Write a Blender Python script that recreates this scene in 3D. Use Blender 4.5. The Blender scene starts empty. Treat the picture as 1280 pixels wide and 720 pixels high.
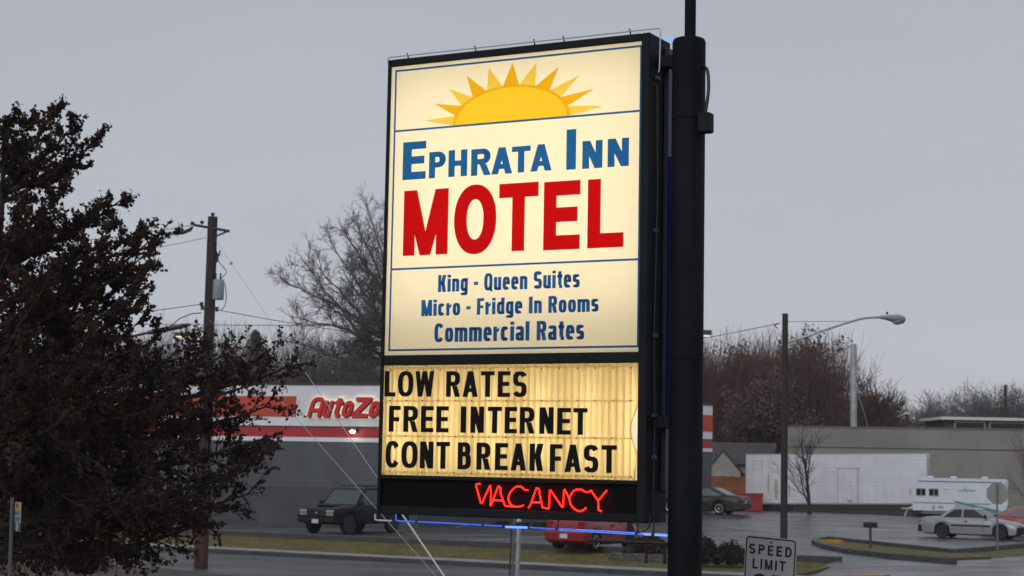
import bpy, math, random
import numpy as np
from mathutils import Vector, Matrix
R_ = math.radians
random.seed(7)
sc = bpy.context.scene
col = sc.collection

# ------------------------------------------------------------------ camera
FPX, PITCH, ROLL, CAMZ = 2210.0, 0.0983, 0.0183, 3.3
CF = Vector((0, math.cos(PITCH), math.sin(PITCH)))
_R0 = Vector((1, 0, 0)); _U0 = _R0.cross(CF)
CR = _R0 * math.cos(ROLL) + _U0 * math.sin(ROLL)
CU = _U0 * math.cos(ROLL) - _R0 * math.sin(ROLL)
CP = Vector((0, 0, CAMZ))
cd = bpy.data.cameras.new('camera'); cam = bpy.data.objects.new('camera', cd); col.objects.link(cam)
cd.sensor_width = 36; cd.lens = 36 * FPX / 1280; cd.clip_start = 0.1; cd.clip_end = 3000
cd.dof.use_dof = True; cd.dof.focus_distance = 17.2; cd.dof.aperture_fstop = 4.0
m3 = Matrix((CR, CU, -CF)).transposed()
cam.matrix_world = Matrix.Translation(CP) @ m3.to_4x4()
sc.camera = cam

# ------------------------------------------------------------------ sky, sun, exposure (overcast dusk)
SUN_EL, SUN_ROT = R_(27), R_(205)
w = bpy.data.worlds.new('World'); sc.world = w; w.use_nodes = True
nt = w.node_tree; nt.nodes.clear()
N = nt.nodes.new; LK = nt.links.new
out = N('ShaderNodeOutputWorld'); bg = N('ShaderNodeBackground'); bg.inputs['Strength'].default_value = 0.1
sky = N('ShaderNodeTexSky'); sky.sky_type = 'NISHITA'; sky.sun_disc = False
sky.sun_elevation = SUN_EL; sky.sun_rotation = SUN_ROT
tc = N('ShaderNodeTexCoord'); sep = N('ShaderNodeSeparateXYZ'); LK(tc.outputs['Generated'], sep.inputs[0])
rmp = N('ShaderNodeValToRGB'); LK(sep.outputs['Z'], rmp.inputs[0])
e = rmp.color_ramp.elements
e[0].position = 0.0; e[0].color = (.520, .532, .580, 1)
e[1].position = 1.0; e[1].color = (.62, .64, .70, 1)
q = rmp.color_ramp.elements.new(.10); q.color = (.495, .512, .562, 1)
q = rmp.color_ramp.elements.new(.28); q.color = (.428, .452, .507, 1)
q = rmp.color_ramp.elements.new(.5); q.color = (.50, .52, .58, 1)
noi = N('ShaderNodeTexNoise'); noi.inputs['Scale'].default_value = 2.2; noi.inputs['Detail'].default_value = 4
mpn = N('ShaderNodeMapping'); mpn.inputs['Scale'].default_value = (1, 1, 4); LK(tc.outputs['Generated'], mpn.inputs[0]); LK(mpn.outputs[0], noi.inputs[0])
mr = N('ShaderNodeMapRange'); mr.inputs[3].default_value = 9.1; mr.inputs[4].default_value = 11.2; LK(noi.outputs[0], mr.inputs[0])
sca = N('ShaderNodeVectorMath'); sca.operation = 'SCALE'; LK(rmp.outputs[0], sca.inputs[0]); LK(mr.outputs[0], sca.inputs['Scale'])
mx = N('ShaderNodeMix'); mx.data_type = 'RGBA'; mx.inputs[0].default_value = 0.96
LK(sky.outputs[0], mx.inputs[6]); LK(sca.outputs[0], mx.inputs[7]); LK(mx.outputs[2], bg.inputs[0]); LK(bg.outputs[0], out.inputs[0])
sl = bpy.data.lights.new('sun', 'SUN'); sl.energy = 0.85; sl.angle = R_(40); sl.color = (1, .97, .93)
so = bpy.data.objects.new('sun', sl); col.objects.link(so)
sdir = Vector((math.sin(SUN_ROT) * math.cos(SUN_EL), math.cos(SUN_ROT) * math.cos(SUN_EL), math.sin(SUN_EL)))
so.rotation_euler = sdir.to_track_quat('Z', 'Y').to_euler(); so.location = sdir * 200
sc.view_settings.view_transform = 'Standard'; sc.view_settings.look = 'None'
sc.view_settings.exposure = 0; sc.view_settings.gamma = 1; sc.view_settings.use_curve_mapping = False
sc.render.engine = 'CYCLES'
sc.cycles.use_denoising = True
sc.cycles.max_bounces = 8; sc.cycles.transparent_max_bounces = 8
sc.cycles.caustics_reflective = False; sc.cycles.caustics_refractive = False

# ------------------------------------------------------------------ helpers
def ray(px, py): return (CF + CR * ((px - 640) / FPX) - CU * ((py - 360) / FPX))
def at(px, py, Y):
    d = ray(px, py); return CP + d * (Y / d.y)
def onz(px, py, z=0.0):
    d = ray(px, py); return CP + d * ((z - CAMZ) / d.z)
def zat(px, py, Y): return at(px, py, Y).z

class MB:
    def __init__(s): s.v = []; s.f = []; s.m = []
    def add(s, vs, fs, mi=0):
        o = len(s.v); s.v.extend([tuple(p) for p in vs])
        for f in fs: s.f.append(tuple(i + o for i in f)); s.m.append(mi)
        return s
    def box(s, x0, x1, y0, y1, z0, z1, mi=0):
        vs = [(x, y, z) for z in (z0, z1) for y in (y0, y1) for x in (x0, x1)]
        return s.add(vs, [(0, 2, 3, 1), (4, 5, 7, 6), (0, 1, 5, 4), (2, 6, 7, 3), (0, 4, 6, 2), (1, 3, 7, 5)], mi)
    def bbox(s, x0, x1, y0, y1, z0, z1, b=.02, mi=0):
        # box with chamfered vertical and horizontal edges
        xs = [(x0 + b, x1 - b, y0 + b, y1 - b, z0), (x0, x1, y0, y1, z0 + b), (x0, x1, y0, y1, z1 - b), (x0 + b, x1 - b, y0 + b, y1 - b, z1)]
        rings = []
        for (a0, a1, c0, c1, z) in xs:
            k = b * .8
            rings.append([(a0 + k, c0, z), (a1 - k, c0, z), (a1, c0 + k, z), (a1, c1 - k, z), (a1 - k, c1, z), (a0 + k, c1, z), (a0, c1 - k, z), (a0, c0 + k, z)])
        return s.loft(rings, True, True, mi)
    def loft(s, rings, closed=True, caps=True, mi=0):
        n = len(rings[0]); vs = [p for r in rings for p in r]; fs = []
        for i in range(len(rings) - 1):
            for j in range(n if closed else n - 1):
                k = (j + 1) % n
                fs.append((i * n + j, i * n + k, (i + 1) * n + k, (i + 1) * n + j))
        if caps:
            fs.append(tuple(range(n - 1, -1, -1))); fs.append(tuple((len(rings) - 1) * n + j for j in range(n)))
        return s.add(vs, fs, mi)
    def tube(s, pts, rad, n=8, mi=0, caps=True):
        pts = [Vector(p) for p in pts]
        if not hasattr(rad, '__len__'): rad = [rad] * len(pts)
        rings = []; up = None
        for i, p in enumerate(pts):
            t = (pts[min(i + 1, len(pts) - 1)] - pts[max(i - 1, 0)])
            if t.length < 1e-9: t = Vector((0, 0, 1))
            t.normalize()
            if up is None: up = Vector((0, 0, 1)) if abs(t.z) < .9 else Vector((1, 0, 0))
            a = t.cross(up)
            if a.length < 1e-6: a = t.orthogonal()
            a.normalize(); b = t.cross(a); up = a.cross(t)
            rings.append([p + (a * math.cos(2 * math.pi * k / n) + b * math.sin(2 * math.pi * k / n)) * rad[i] for k in range(n)])
        return s.loft(rings, True, caps, mi)
    def prism(s, poly, ax, d0, d1, mi=0):
        # poly in 2D, extruded along axis ax ('x','y','z') from d0 to d1
        def P(a, b, d): return {'x': (d, a, b), 'y': (a, d, b), 'z': (a, b, d)}[ax]
        n = len(poly); vs = [P(a, b, d0) for a, b in poly] + [P(a, b, d1) for a, b in poly]
        fs = [tuple(range(n)), tuple(range(2 * n - 1, n - 1, -1))] + [(i, i + n, (i + 1) % n + n, (i + 1) % n) for i in range(n)]
        return s.add(vs, fs, mi)
    def poly(s, pts, mi=0): return s.add(pts, [tuple(range(len(pts)))], mi)
    def lathe(s, prof, c, axis='z', n=16, mi=0):
        rings = []
        for (r, h) in prof:
            ring = []
            for k in range(n):
                a = 2 * math.pi * k / n; x, y = r * math.cos(a), r * math.sin(a)
                p = {'z': (x, y, h), 'y': (x, h, y), 'x': (h, x, y)}[axis]
                ring.append((c[0] + p[0], c[1] + p[1], c[2] + p[2]))
            rings.append(ring)
        return s.loft(rings, True, True, mi)
    def build(s, name, mats, parent=None, smooth=None):
        me = bpy.data.meshes.new(name); me.from_pydata(s.v, [], s.f)
        if not isinstance(mats, (list, tuple)): mats = [mats]
        for m in mats: me.materials.append(m)
        if len(mats) > 1: me.polygons.foreach_set('material_index', s.m)
        me.update()
        import bmesh
        if len(s.f) < 20000:
            b = bmesh.new(); b.from_mesh(me); bmesh.ops.recalc_face_normals(b, faces=b.faces); b.to_mesh(me); b.free()
        if smooth:
            me.polygons.foreach_set('use_smooth', [True] * len(me.polygons))
            me.set_sharp_from_angle(angle=R_(smooth))
        o = bpy.data.objects.new(name, me); col.objects.link(o)
        if parent: o.parent = parent
        return o

def thing(name, label, cat, loc=(0, 0, 0), rz=0, group=None):
    o = bpy.data.objects.new(name, None); col.objects.link(o)
    o.location = loc; o.rotation_euler = (0, 0, rz); o.empty_display_size = .3
    o['label'] = label; o['category'] = cat
    if group: o['group'] = group
    return o
def tag(o, label, cat, group=None, kind=None):
    o['label'] = label; o['category'] = cat
    if group: o['group'] = group
    if kind: o['kind'] = kind
    return o
def struct(o, label=None, cat=None):
    o['kind'] = 'structure'
    if label: o['label'] = label; o['category'] = cat
    return o

# ------------------------------------------------------------------ materials
def mat(name, c, rough=.7, metal=0, var=0, vs=3.0, bump=0, bs=20.0, c2=None, spec=.5, stretch=None, coat=0, detail=5):
    m = bpy.data.materials.new(name); m.use_nodes = True; t = m.node_tree; b = t.nodes['Principled BSDF']
    b.inputs['Base Color'].default_value = (*c, 1); b.inputs['Roughness'].default_value = rough
    b.inputs['Metallic'].default_value = metal; b.inputs['Specular IOR Level'].default_value = spec
    if coat: b.inputs['Coat Weight'].default_value = coat; b.inputs['Coat Roughness'].default_value = .08
    co = t.nodes.new('ShaderNodeTexCoord'); src = co.outputs['Object']
    if stretch:
        mp = t.nodes.new('ShaderNodeMapping'); mp.inputs['Scale'].default_value = stretch; t.links.new(src, mp.inputs[0]); src = mp.outputs[0]
    if var or c2:
        n = t.nodes.new('ShaderNodeTexNoise'); n.inputs['Scale'].default_value = vs; n.inputs['Detail'].default_value = detail; t.links.new(src, n.inputs[0])
        r = t.nodes.new('ShaderNodeValToRGB'); t.links.new(n.outputs[0], r.inputs[0])
        a2 = c2 or tuple(min(1, x * (1 + var)) for x in c); a1 = c if c2 else tuple(x * (1 - var) for x in c)
        r.color_ramp.elements[0].position = .34; r.color_ramp.elements[1].position = .66
        r.color_ramp.elements[0].color = (*a1, 1); r.color_ramp.elements[1].color = (*a2, 1)
        t.links.new(r.outputs[0], b.inputs['Base Color'])
    if bump:
        n2 = t.nodes.new('ShaderNodeTexNoise'); n2.inputs['Scale'].default_value = bs; n2.inputs['Detail'].default_value = 4; t.links.new(src, n2.inputs[0])
        bp = t.nodes.new('ShaderNodeBump'); bp.inputs['Strength'].default_value = bump; bp.inputs['Distance'].default_value = .02
        t.links.new(n2.outputs[0], bp.inputs['Height']); t.links.new(bp.outputs[0], b.inputs['Normal'])
    return m
def emit(name, c, s, base=(0, 0, 0)):
    m = bpy.data.materials.new(name); m.use_nodes = True; b = m.node_tree.nodes['Principled BSDF']
    b.inputs['Base Color'].default_value = (*base, 1); b.inputs['Emission Color'].default_value = (*c, 1); b.inputs['Emission Strength'].default_value = s
    b.inputs['Roughness'].default_value = .4
    return m
def translucent(name, ct, cdif, f=.75, dirt=None, gl=.0):
    m = bpy.data.materials.new(name); m.use_nodes = True; t = m.node_tree; t.nodes.clear()
    o = t.nodes.new('ShaderNodeOutputMaterial'); a = t.nodes.new('ShaderNodeBsdfTranslucent'); d = t.nodes.new('ShaderNodeBsdfDiffuse')
    x = t.nodes.new('ShaderNodeMixShader'); x.inputs[0].default_value = f
    a.inputs[0].default_value = (*ct, 1); d.inputs[0].default_value = (*cdif, 1)
    t.links.new(d.outputs[0], x.inputs[1]); t.links.new(a.outputs[0], x.inputs[2]); t.links.new(x.outputs[0], o.inputs[0])
    if dirt:
        co = t.nodes.new('ShaderNodeTexCoord'); mp = t.nodes.new('ShaderNodeMapping'); mp.inputs['Scale'].default_value = dirt[1]
        t.links.new(co.outputs['Object'], mp.inputs[0])
        n = t.nodes.new('ShaderNodeTexNoise'); n.inputs['Scale'].default_value = 1; n.inputs['Detail'].default_value = 6; t.links.new(mp.outputs[0], n.inputs[0])
        r = t.nodes.new('ShaderNodeValToRGB'); t.links.new(n.outputs[0], r.inputs[0])
        r.color_ramp.elements[0].position = .3; r.color_ramp.elements[1].position = .62
        r.color_ramp.elements[0].color = (*dirt[0], 1); r.color_ramp.elements[1].color = (*ct, 1)
        t.links.new(r.outputs[0], a.inputs[0])
    return m

M = {}
M['black_steel'] = mat('black_steel', (.006, .0082, .0104), .65, 0, .35, 2.5, .1, 30, spec=.2)
M['pole_steel'] = mat('pole_steel', (.0060, .0082, .0100), .7, 0, .4, 3, .15, 40, stretch=(1, 1, .3), spec=.10)
M['soot'] = mat('soot', (.006, .006, .006), .35)
M['inner_white'] = mat('inner_white', (.8, .8, .76), .8)
M['galv'] = mat('galvanised', (.42, .43, .44), .45, .6, .2, 8)
M['dark_metal'] = mat('dark_metal', (.035, .035, .035), .5)
def asphalt(name, c1, c2, r0, r1, st=(1, 1, 1)):
    m = mat(name, c1, .4, bump=.2, bs=40); t = m.node_tree; b = t.nodes['Principled BSDF']; nn = t.nodes.new; lk = t.links.new
    co = nn('ShaderNodeTexCoord'); mp = nn('ShaderNodeMapping'); mp.inputs['Scale'].default_value = st; lk(co.outputs['Object'], mp.inputs[0])
    def noise(sc_, lo, hi, a, z, det=6):
        n = nn('ShaderNodeTexNoise'); n.inputs['Scale'].default_value = sc_; n.inputs['Detail'].default_value = det; lk(mp.outputs[0], n.inputs[0])
        r = nn('ShaderNodeMapRange'); r.inputs[1].default_value = lo; r.inputs[2].default_value = hi; r.inputs[3].default_value = a; r.inputs[4].default_value = z; lk(n.outputs[0], r.inputs[0]); return r.outputs[0]
    f = noise(.22, .36, .64, 0, 1); mx_ = nn('ShaderNodeMix'); mx_.data_type = 'RGBA'; mx_.inputs[6].default_value = (*c1, 1); mx_.inputs[7].default_value = (*c2, 1); lk(f, mx_.inputs[0])
    vo = nn('ShaderNodeTexVoronoi'); vo.feature = 'DISTANCE_TO_EDGE'; vo.inputs['Scale'].default_value = .16; wp_ = nn('ShaderNodeVectorMath'); wp_.operation = 'ADD'
    nv = nn('ShaderNodeTexNoise'); nv.inputs['Scale'].default_value = .9; nv.inputs['Detail'].default_value = 4; lk(co.outputs['Object'], nv.inputs[0]); lk(co.outputs['Object'], wp_.inputs[0]); lk(nv.outputs['Color'], wp_.inputs[1]); lk(wp_.outputs[0], vo.inputs[0])
    cr = nn('ShaderNodeMapRange'); cr.inputs[1].default_value = .004; cr.inputs[2].default_value = .012; cr.inputs[3].default_value = .45; cr.inputs[4].default_value = 1; lk(vo.outputs['Distance'], cr.inputs[0])
    oil = noise(.75, .60, .72, 1, .55, 3); fine = noise(9, .3, .7, .85, 1.15, 3)
    def mul(a, k): v = nn('ShaderNodeVectorMath'); v.operation = 'SCALE'; lk(a, v.inputs[0]); lk(k, v.inputs['Scale']); return v.outputs[0]
    lk(mul(mul(mul(mx_.outputs[2], cr.outputs[0]), oil), fine), b.inputs['Base Color'])
    lk(noise(.35, .38, .62, r0, r1), b.inputs['Roughness'])
    return m
M['asphalt'] = asphalt('wet_asphalt', (.042, .042, .043), (.095, .095, .095), .22, .44, (1, 2, 1))
M['road'] = asphalt('road_asphalt', (.026, .027, .029), (.048, .049, .051), .42, .62, (.6, 1.6, 1))
M['concrete'] = mat('concrete', (.20, .20, .195), .6, 0, .25, 1.2, .2, 30)
M['kerb_dark'] = mat('kerb_dark', (.05, .05, .05), .6, 0, .3, 2, .2, 20)
M['kerb_yellow'] = mat('kerb_yellow', (.42, .23, .03), .7, 0, .3, 3)
M['dirt'] = mat('dirt', (.036, .027, .020), .95, 0, 0, 1.3, .6, 8, c2=(.072, .054, .038))
M['grass'] = mat('grass_ground', (.055, .060, .012), .95, 0, 0, 1.1, .8, 40, c2=(.14, .105, .022), detail=8)
M['blade'] = mat('grass_blade', (.07, .078, .012), .8, 0, 0, .8, c2=(.17, .12, .025))
M['blade_dry'] = mat('dry_blade', (.10, .07, .035), .9, 0, 0, .8, c2=(.16, .12, .06))
M['gravel'] = mat('gravel', (.035, .032, .03), .9, 0, 0, 9, .8, 25, c2=(.14, .125, .11))
M['paint_white'] = mat('road_paint', (.35, .35, .34), .55, 0, .4, 5)
M['bark_dark'] = mat('bark_dark', (.018, .014, .012), .95, 0, .4, 6, .4, 20)
M['bark'] = mat('bark', (.045, .036, .03), .95, 0, .4, 6, .4, 20)
M['bark_red'] = mat('bark_red', (.088, .047, .038), .95, 0, .4, 2)
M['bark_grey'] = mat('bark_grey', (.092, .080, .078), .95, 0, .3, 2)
M['bark_far_haze'] = mat('bark_far_haze', (.12, .113, .115), .95, 0, .3, 1)  # far bark made paler: distance haze put into the colour
M['leaf'] = mat('dead_leaf', (.018, .011, .0085), .85, 0, 0, 1.6, c2=(.055, .026, .017), detail=8, spec=.2)
M['leaf_red'] = mat('russet_leaf', (.075, .045, .038), .8, 0, 0, .6, c2=(.125, .07, .055), detail=8)
M['leaf_gold'] = mat('gold_leaf', (.12, .085, .045), .8, 0, .3, .8)
M['conifer'] = mat('conifer', (.05, .047, .042), .9, 0, .3, 2)
M['bush'] = mat('bush_twig', (.022, .018, .016), .9, 0, .4, 3)
M['bush_red'] = mat('bush_red_twig', (.05, .026, .022), .9, 0, .4, 3)
M['wood_pole'] = mat('wood_pole', (.036, .030, .027), .9, 0, .35, 3, .4, 8, stretch=(4, 4, .5))
M['wood_red'] = mat('wood_pole_foot', (.060, .026, .018), .9, 0, .3, 3, .3, 8, stretch=(4, 4, .5))
M['glass'] = mat('glass', (.012, .016, .018), .12, 0, spec=.28)
M['glass_green'] = mat('glass_green', (.04, .06, .055), .12, 0, spec=.4)
M['tyre'] = mat('tyre', (.012, .012, .012), .8)
M['rim'] = mat('rim', (.45, .45, .45), .35, .7)
M['rim_dark'] = mat('rim_dark', (.03, .03, .03), .5, .3)
M['chrome'] = mat('chrome', (.55, .55, .55), .2, .9)
M['plate'] = mat('plate', (.55, .56, .58), .5)
M['plastic_black'] = mat('plastic_black', (.010, .010, .010), .55, spec=.25)
M['tail'] = mat('tail_lens', (.25, .01, .01), .2, coat=.6)
M['head'] = mat('head_lens', (.32, .33, .35), .12, spec=.8)
M['wire'] = mat('wire', (.03, .03, .03), .6)

# ------------------------------------------------------------------ lettering (own parametric glyphs, each a list of flat pieces)
def g_bar(x0, y0, x1, y1): return [(x0, y0), (x1, y0), (x1, y1), (x0, y1)]
def g_diag(x0, y0, x1, y1, t, t2=None):
    t2 = t if t2 is None else t2
    return [(x0, y0), (x0 + t, y0), (x1 + t2, y1), (x1, y1)]
def g_arc(cx, cy, rx, ry, tx, ty, a0, a1, ex=2.0, n=None):
    n = n or max(4, int(abs(a1 - a0) / 10)); out = []
    def se(a, p, q):
        c, s_ = math.cos(a), math.sin(a)
        return (cx + p * math.copysign(abs(c) ** (2 / ex), c), cy + q * math.copysign(abs(s_) ** (2 / ex), s_))
    for i in range(n):
        a, b = R_(a0 + (a1 - a0) * i / n), R_(a0 + (a1 - a0) * (i + 1) / n)
        out.append([se(a, rx, ry), se(b, rx, ry), se(b, rx - tx, ry - ty), se(a, rx - tx, ry - ty)])
    return out
def glyph(ch, w, h, sx, sy, ex=2.2, xh=.74):
    B = g_bar; D = g_diag; A = g_arc; x = h * xh; P = []
    def bowl(y0, y1, x0, x1, s0=sx):
        r = (y1 - y0) / 2; rx = min(r * 1.15, (x1 - x0) * .8); cx = x1 - rx
        return [B(x0, y1 - sy, cx, y1), B(x0, y0, cx, y0 + sy)] + A(cx, (y0 + y1) / 2, rx, r, s0, sy, -90, 90, ex)
    def ess(H):
        k = (H + sy) / 4; rx = w / 2
        return A(rx, H - k, rx, k, sx, sy, 20, 270, ex) + A(rx, k, rx, k, sx, sy, 90, -160, ex)
    if ch == 'E': P = [B(0, 0, sx, h), B(sx, h - sy, w, h), B(sx, h * .5 - sy * .45, w * .93, h * .5 + sy * .55), B(sx, 0, w, sy)]
    elif ch == 'F': P = [B(0, 0, sx, h), B(sx, h - sy, w, h), B(sx, h * .47 - sy * .45, w * .9, h * .47 + sy * .55)]
    elif ch == 'L': P = [B(0, 0, sx, h), B(sx, 0, w, sy)]
    elif ch == 'T': P = [B(0, h - sy, w, h), B(w / 2 - sx / 2, 0, w / 2 + sx / 2, h - sy)]
    elif ch == 'H': P = [B(0, 0, sx, h), B(w - sx, 0, w, h), B(sx, h * .5 - sy * .5, w - sx, h * .5 + sy * .5)]
    elif ch == 'I': P = [B(0, 0, w, h)]
    elif ch == 'N':
        k = 1.12 * sx; y1 = h * (1 - (w - sx - k) / (w - k)); y2 = h * (1 - sx / (w - k))
        P = [[(0, 0), (0, h), (k, h), (w - sx, y1), (w - sx, h), (w, h), (w, 0), (w - k, 0), (sx, y2), (sx, 0)]]
    elif ch == 'M':
        t = sx * .9; k = 1.12 * sx; ym = h * (t / 2) / (w / 2 + t / 2 - k); yr = h * (1 - sx / (w / 2 - t / 2))
        P = [[(0, 0), (0, h), (k, h), (w / 2, ym), (w - k, h), (w, h), (w, 0), (w - sx, 0), (w - sx, yr), (w / 2 + t / 2, 0), (w / 2 - t / 2, 0), (sx, yr), (sx, 0)]]
    elif ch == 'A':
        t = sx * 1.04; ya = h * (w / 2 - t) / (w / 2 - t / 2); xi = lambda y: t + y * (w / 2 - t / 2) / h; y0, y1 = h * .19, h * .19 + sy * .92
        P = [[(0, 0), (w / 2 - t / 2, h), (w / 2 + t / 2, h), (w, 0), (w - t, 0), (w / 2, ya), (t, 0)], [(xi(y0), y0), (w - xi(y0), y0), (w - xi(y1), y1), (xi(y1), y1)]]
    elif ch == 'V': t = sx; P = [D(0, h, w / 2 - t / 2, 0, t), D(w - t, h, w / 2 - t / 2, 0, t)]
    elif ch == 'W': t = sx * .9; P = [D(0, h, w * .27 - t / 2, 0, t), D(w * .5 - t / 2, h, w * .27 - t / 2, 0, t), D(w * .5 - t / 2, h, w * .73 - t / 2, 0, t), D(w - t, h, w * .73 - t / 2, 0, t)]
    elif ch == 'K': P = [B(0, 0, sx, h), D(sx * .8, h * .42, w - sx * 1.15, h, sx * 1.15), D(w * .36, h * .58, w - sx * 1.15, 0, sx * 1.1, sx * 1.15)]
    elif ch == 'Z': P = [B(0, h - sy, w, h), B(0, 0, w, sy), D(0, sy, w - sx * 1.25, h - sy, sx * 1.25)]
    elif ch == 'O': P = A(w / 2, h / 2, w / 2, h / 2, sx, sy, 0, 360, ex, 40)
    elif ch == 'Q': P = A(w / 2, h / 2, w / 2, h / 2, sx, sy, 0, 360, ex, 40) + [D(w * .5, h * .22, w - sx * .6, -h * .05, sx * .8)]
    elif ch == 'C': P = A(w / 2, h / 2, w / 2, h / 2, sx, sy, 32, 328, ex, 34)
    elif ch == 'S': P = ess(h)
    elif ch == 'P': P = [B(0, 0, sx, h)] + bowl(h * .40, h, sx, w)
    elif ch == 'D': P = [B(0, 0, sx, h)] + bowl(0, h, sx, w)
    elif ch == 'R': P = [B(0, 0, sx, h)] + bowl(h * .42, h, sx, w * .97) + [D(w * .42, h * .42, w - sx * 1.08, 0, sx * 1.05)]
    elif ch == 'B': P = [B(0, 0, sx, h)] + bowl(h * .48, h, sx, w * .95) + bowl(0, h * .48 + sy, sx, w)
    elif ch == 'U': P = [B(0, w * .5, sx, h), B(w - sx, w * .5, w, h)] + A(w / 2, w * .5, w / 2, w * .5, sx, sy, 180, 360, ex)
    elif ch == '2': P = A(w / 2, h - w * .5, w / 2, w * .5, sx, sy, 165, -35, ex) + [D(0, sy, w - sx * 1.45, h * .52, sx * 1.3), B(0, 0, w, sy)]
    elif ch == '5': P = [B(w * .08, h - sy, w * .94, h), B(w * .08, h * .45, w * .08 + sx, h - sy)] + A(w / 2, h * .33, w / 2, h * .33, sx, sy, 130, -165, ex)
    elif ch == '-': P = [B(0, h * .34, w, h * .34 + sy * 1.1)]
    elif ch == 'i': P = [B(0, 0, w, x), B(0, x + h * .07, w, h)]
    elif ch == 'l': P = [B(0, 0, w, h)]
    elif ch == 'n': P = [B(0, 0, sx, x), B(w - sx, 0, w, x - w * .45)] + A(w / 2, x - w * .45, w / 2, w * .45, sx, sy, 0, 150, ex)
    elif ch == 'm':
        hw = (w + sx) / 2; P = [B(0, 0, sx, x)]
        for q_ in (0, w - hw): P += [B(q_ + hw - sx, 0, q_ + hw, x - hw * .45)] + A(q_ + hw / 2, x - hw * .45, hw / 2, hw * .45, sx, sy, 0, 150, ex)
    elif ch == 'r': P = [B(0, 0, sx, x), [(sx, x * .6), (w, x * .72), (w, x), (sx * 1.5, x * .93), (sx, x * .8)]]
    elif ch == 'u': P = [B(w - sx, 0, w, x), B(0, w * .45, sx, x)] + A(w / 2, w * .45, w / 2, w * .45, sx, sy, 180, 330, ex)
    elif ch == 'o': P = A(w / 2, x / 2, w / 2, x / 2, sx, sy, 0, 360, ex, 36)
    elif ch == 'c': P = A(w / 2, x / 2, w / 2, x / 2, sx, sy, 35, 325, ex, 30)
    elif ch == 'e': P = A(w / 2, x / 2, w / 2, x / 2, sx, sy, 0, 318, ex, 32) + [B(sx * .9, x * .42, w - sx * .02, x * .42 + sy * .8)]
    elif ch == 'a': P = [B(w - sx, 0, w, x * .72)] + A(w / 2, x * .72, w / 2, x * .28, sx, sy, 0, 170, ex) + A(w / 2, x * .29, w / 2, x * .29, sx, sy * .9, 60, 300, ex) + [B(w * .45, x * .58 - sy * .9, w - sx, x * .58)]
    elif ch == 'd': P = [B(w - sx, 0, w, h)] + A(w / 2, x / 2, w / 2, x / 2, sx, sy, 40, 320, ex, 30)
    elif ch == 'g': P = [B(w - sx, -h * .05, w, x)] + A(w / 2, x / 2, w / 2, x / 2, sx, sy, 40, 320, ex, 30) + A(w / 2, -h * .05, w / 2, h * .19, sx, sy, 190, 360, ex)
    elif ch == 't': P = [B(w * .2, sy, w * .2 + sx, h * .95), B(0, x - sy, w, x), B(w * .2 + sx * .3, 0, w, sy)]
    elif ch == 's': P = ess(x)
    return P
WID = {'K': 1.0, 'Q': 1.0, 'S': .95, 'M': 1.3, 'F': .82, 'I': .42, 'R': 1.0, 'C': .98, 'i': .40, 'l': .40, 'n': .88, 'g': .88, 'u': .88, 'e': .86, 't': .6,
       's': .8, 'c': .82, 'r': .62, 'o': .88, 'd': .88, 'm': 1.36, 'a': .85, ' ': .42, '-': .5}
def put(mb, pieces, fn, th, mi=0, dz=.0003):
    """pieces (2D) -> thin raised plates; fn(x, y, depth)"""
    for i, pc in enumerate(pieces):
        d = th + dz * (i % 7); n = len(pc)
        vs = [fn(a, b, d) for a, b in pc] + [fn(a, b, 0) for a, b in pc]
        fs = [tuple(range(n))] + [(j, j + n, (j + 1) % n + n, (j + 1) % n) for j in range(n)]
        mb.add(vs, fs, mi)

# ================================================================== GROUND
def rvec0(rg): return Vector((rg.uniform(-1, 1), rg.uniform(-1, 1), rg.uniform(-1, 1)))
def lot_z(Y):
    t = min(1, max(0, (Y - 80) / 13)); return .40 + .42 * t * t * (3 - 2 * t)
def base_z(Y):
    t = min(1, max(0, (Y - 60) / 14)); b = -.03 + .36 * t
    t2 = min(1, max(0, (Y - 80) / 13)); return b + .42 * t2 * t2 * (3 - 2 * t2)
mb = MB()
xs = [-900, -300, -120, -60, -30, -10, 0, 10, 20, 30, 45, 60, 120, 300, 900]
ys = [-60, 0, 20, 40, 56, 60, 63, 66, 69, 72, 74, 80, 82, 84, 86, 88, 90, 93, 110, 140, 200, 400, 1400]
for y in ys:
    for x in xs: mb.v.append((x, y, base_z(y) if y < 1000 else base_z(y)))
for i in range(len(ys) - 1):
    for j in range(len(xs) - 1):
        a = i * len(xs) + j; mb.f.append((a, a + 1, a + 1 + len(xs), a + len(xs))); mb.m.append(0)
struct(mb.build('ground', M['dirt']))

# lines measured on the ground: street kerb, lawn, lot kerb
def lerp(a, b, t): return a + (b - a) * t
K0, K1 = onz(200, 688, .0), onz(830, 720.5, .0)           # kerb face foot, far side of street
kd = (K1 - K0); kd.z = 0; kd.normalize(); kn = Vector((-kd.y, kd.x, 0))    # kn points away from the camera
if kn.y < 0: kn = -kn
def along(t, n, z): p = K0 + kd * t + kn * n; return (p.x, p.y, z)
def tn(p):
    d = Vector((p.x - K0.x, p.y - K0.y, 0)); return d.dot(kd), d.dot(kn)
# street (a wide band on the camera side of the kerb line) and its crossing at the right
RW = 9.0
mb = MB(); mb.poly([along(-120, -RW, .004), along(120, -RW, .004), along(120, 0, .004), along(-120, 0, .004)])
struct(mb.build('road', M['road']))
tA, _ = tn(onz(1075, 712, .1))
tB, _ = tn(onz(1150, 716, .1))
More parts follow.
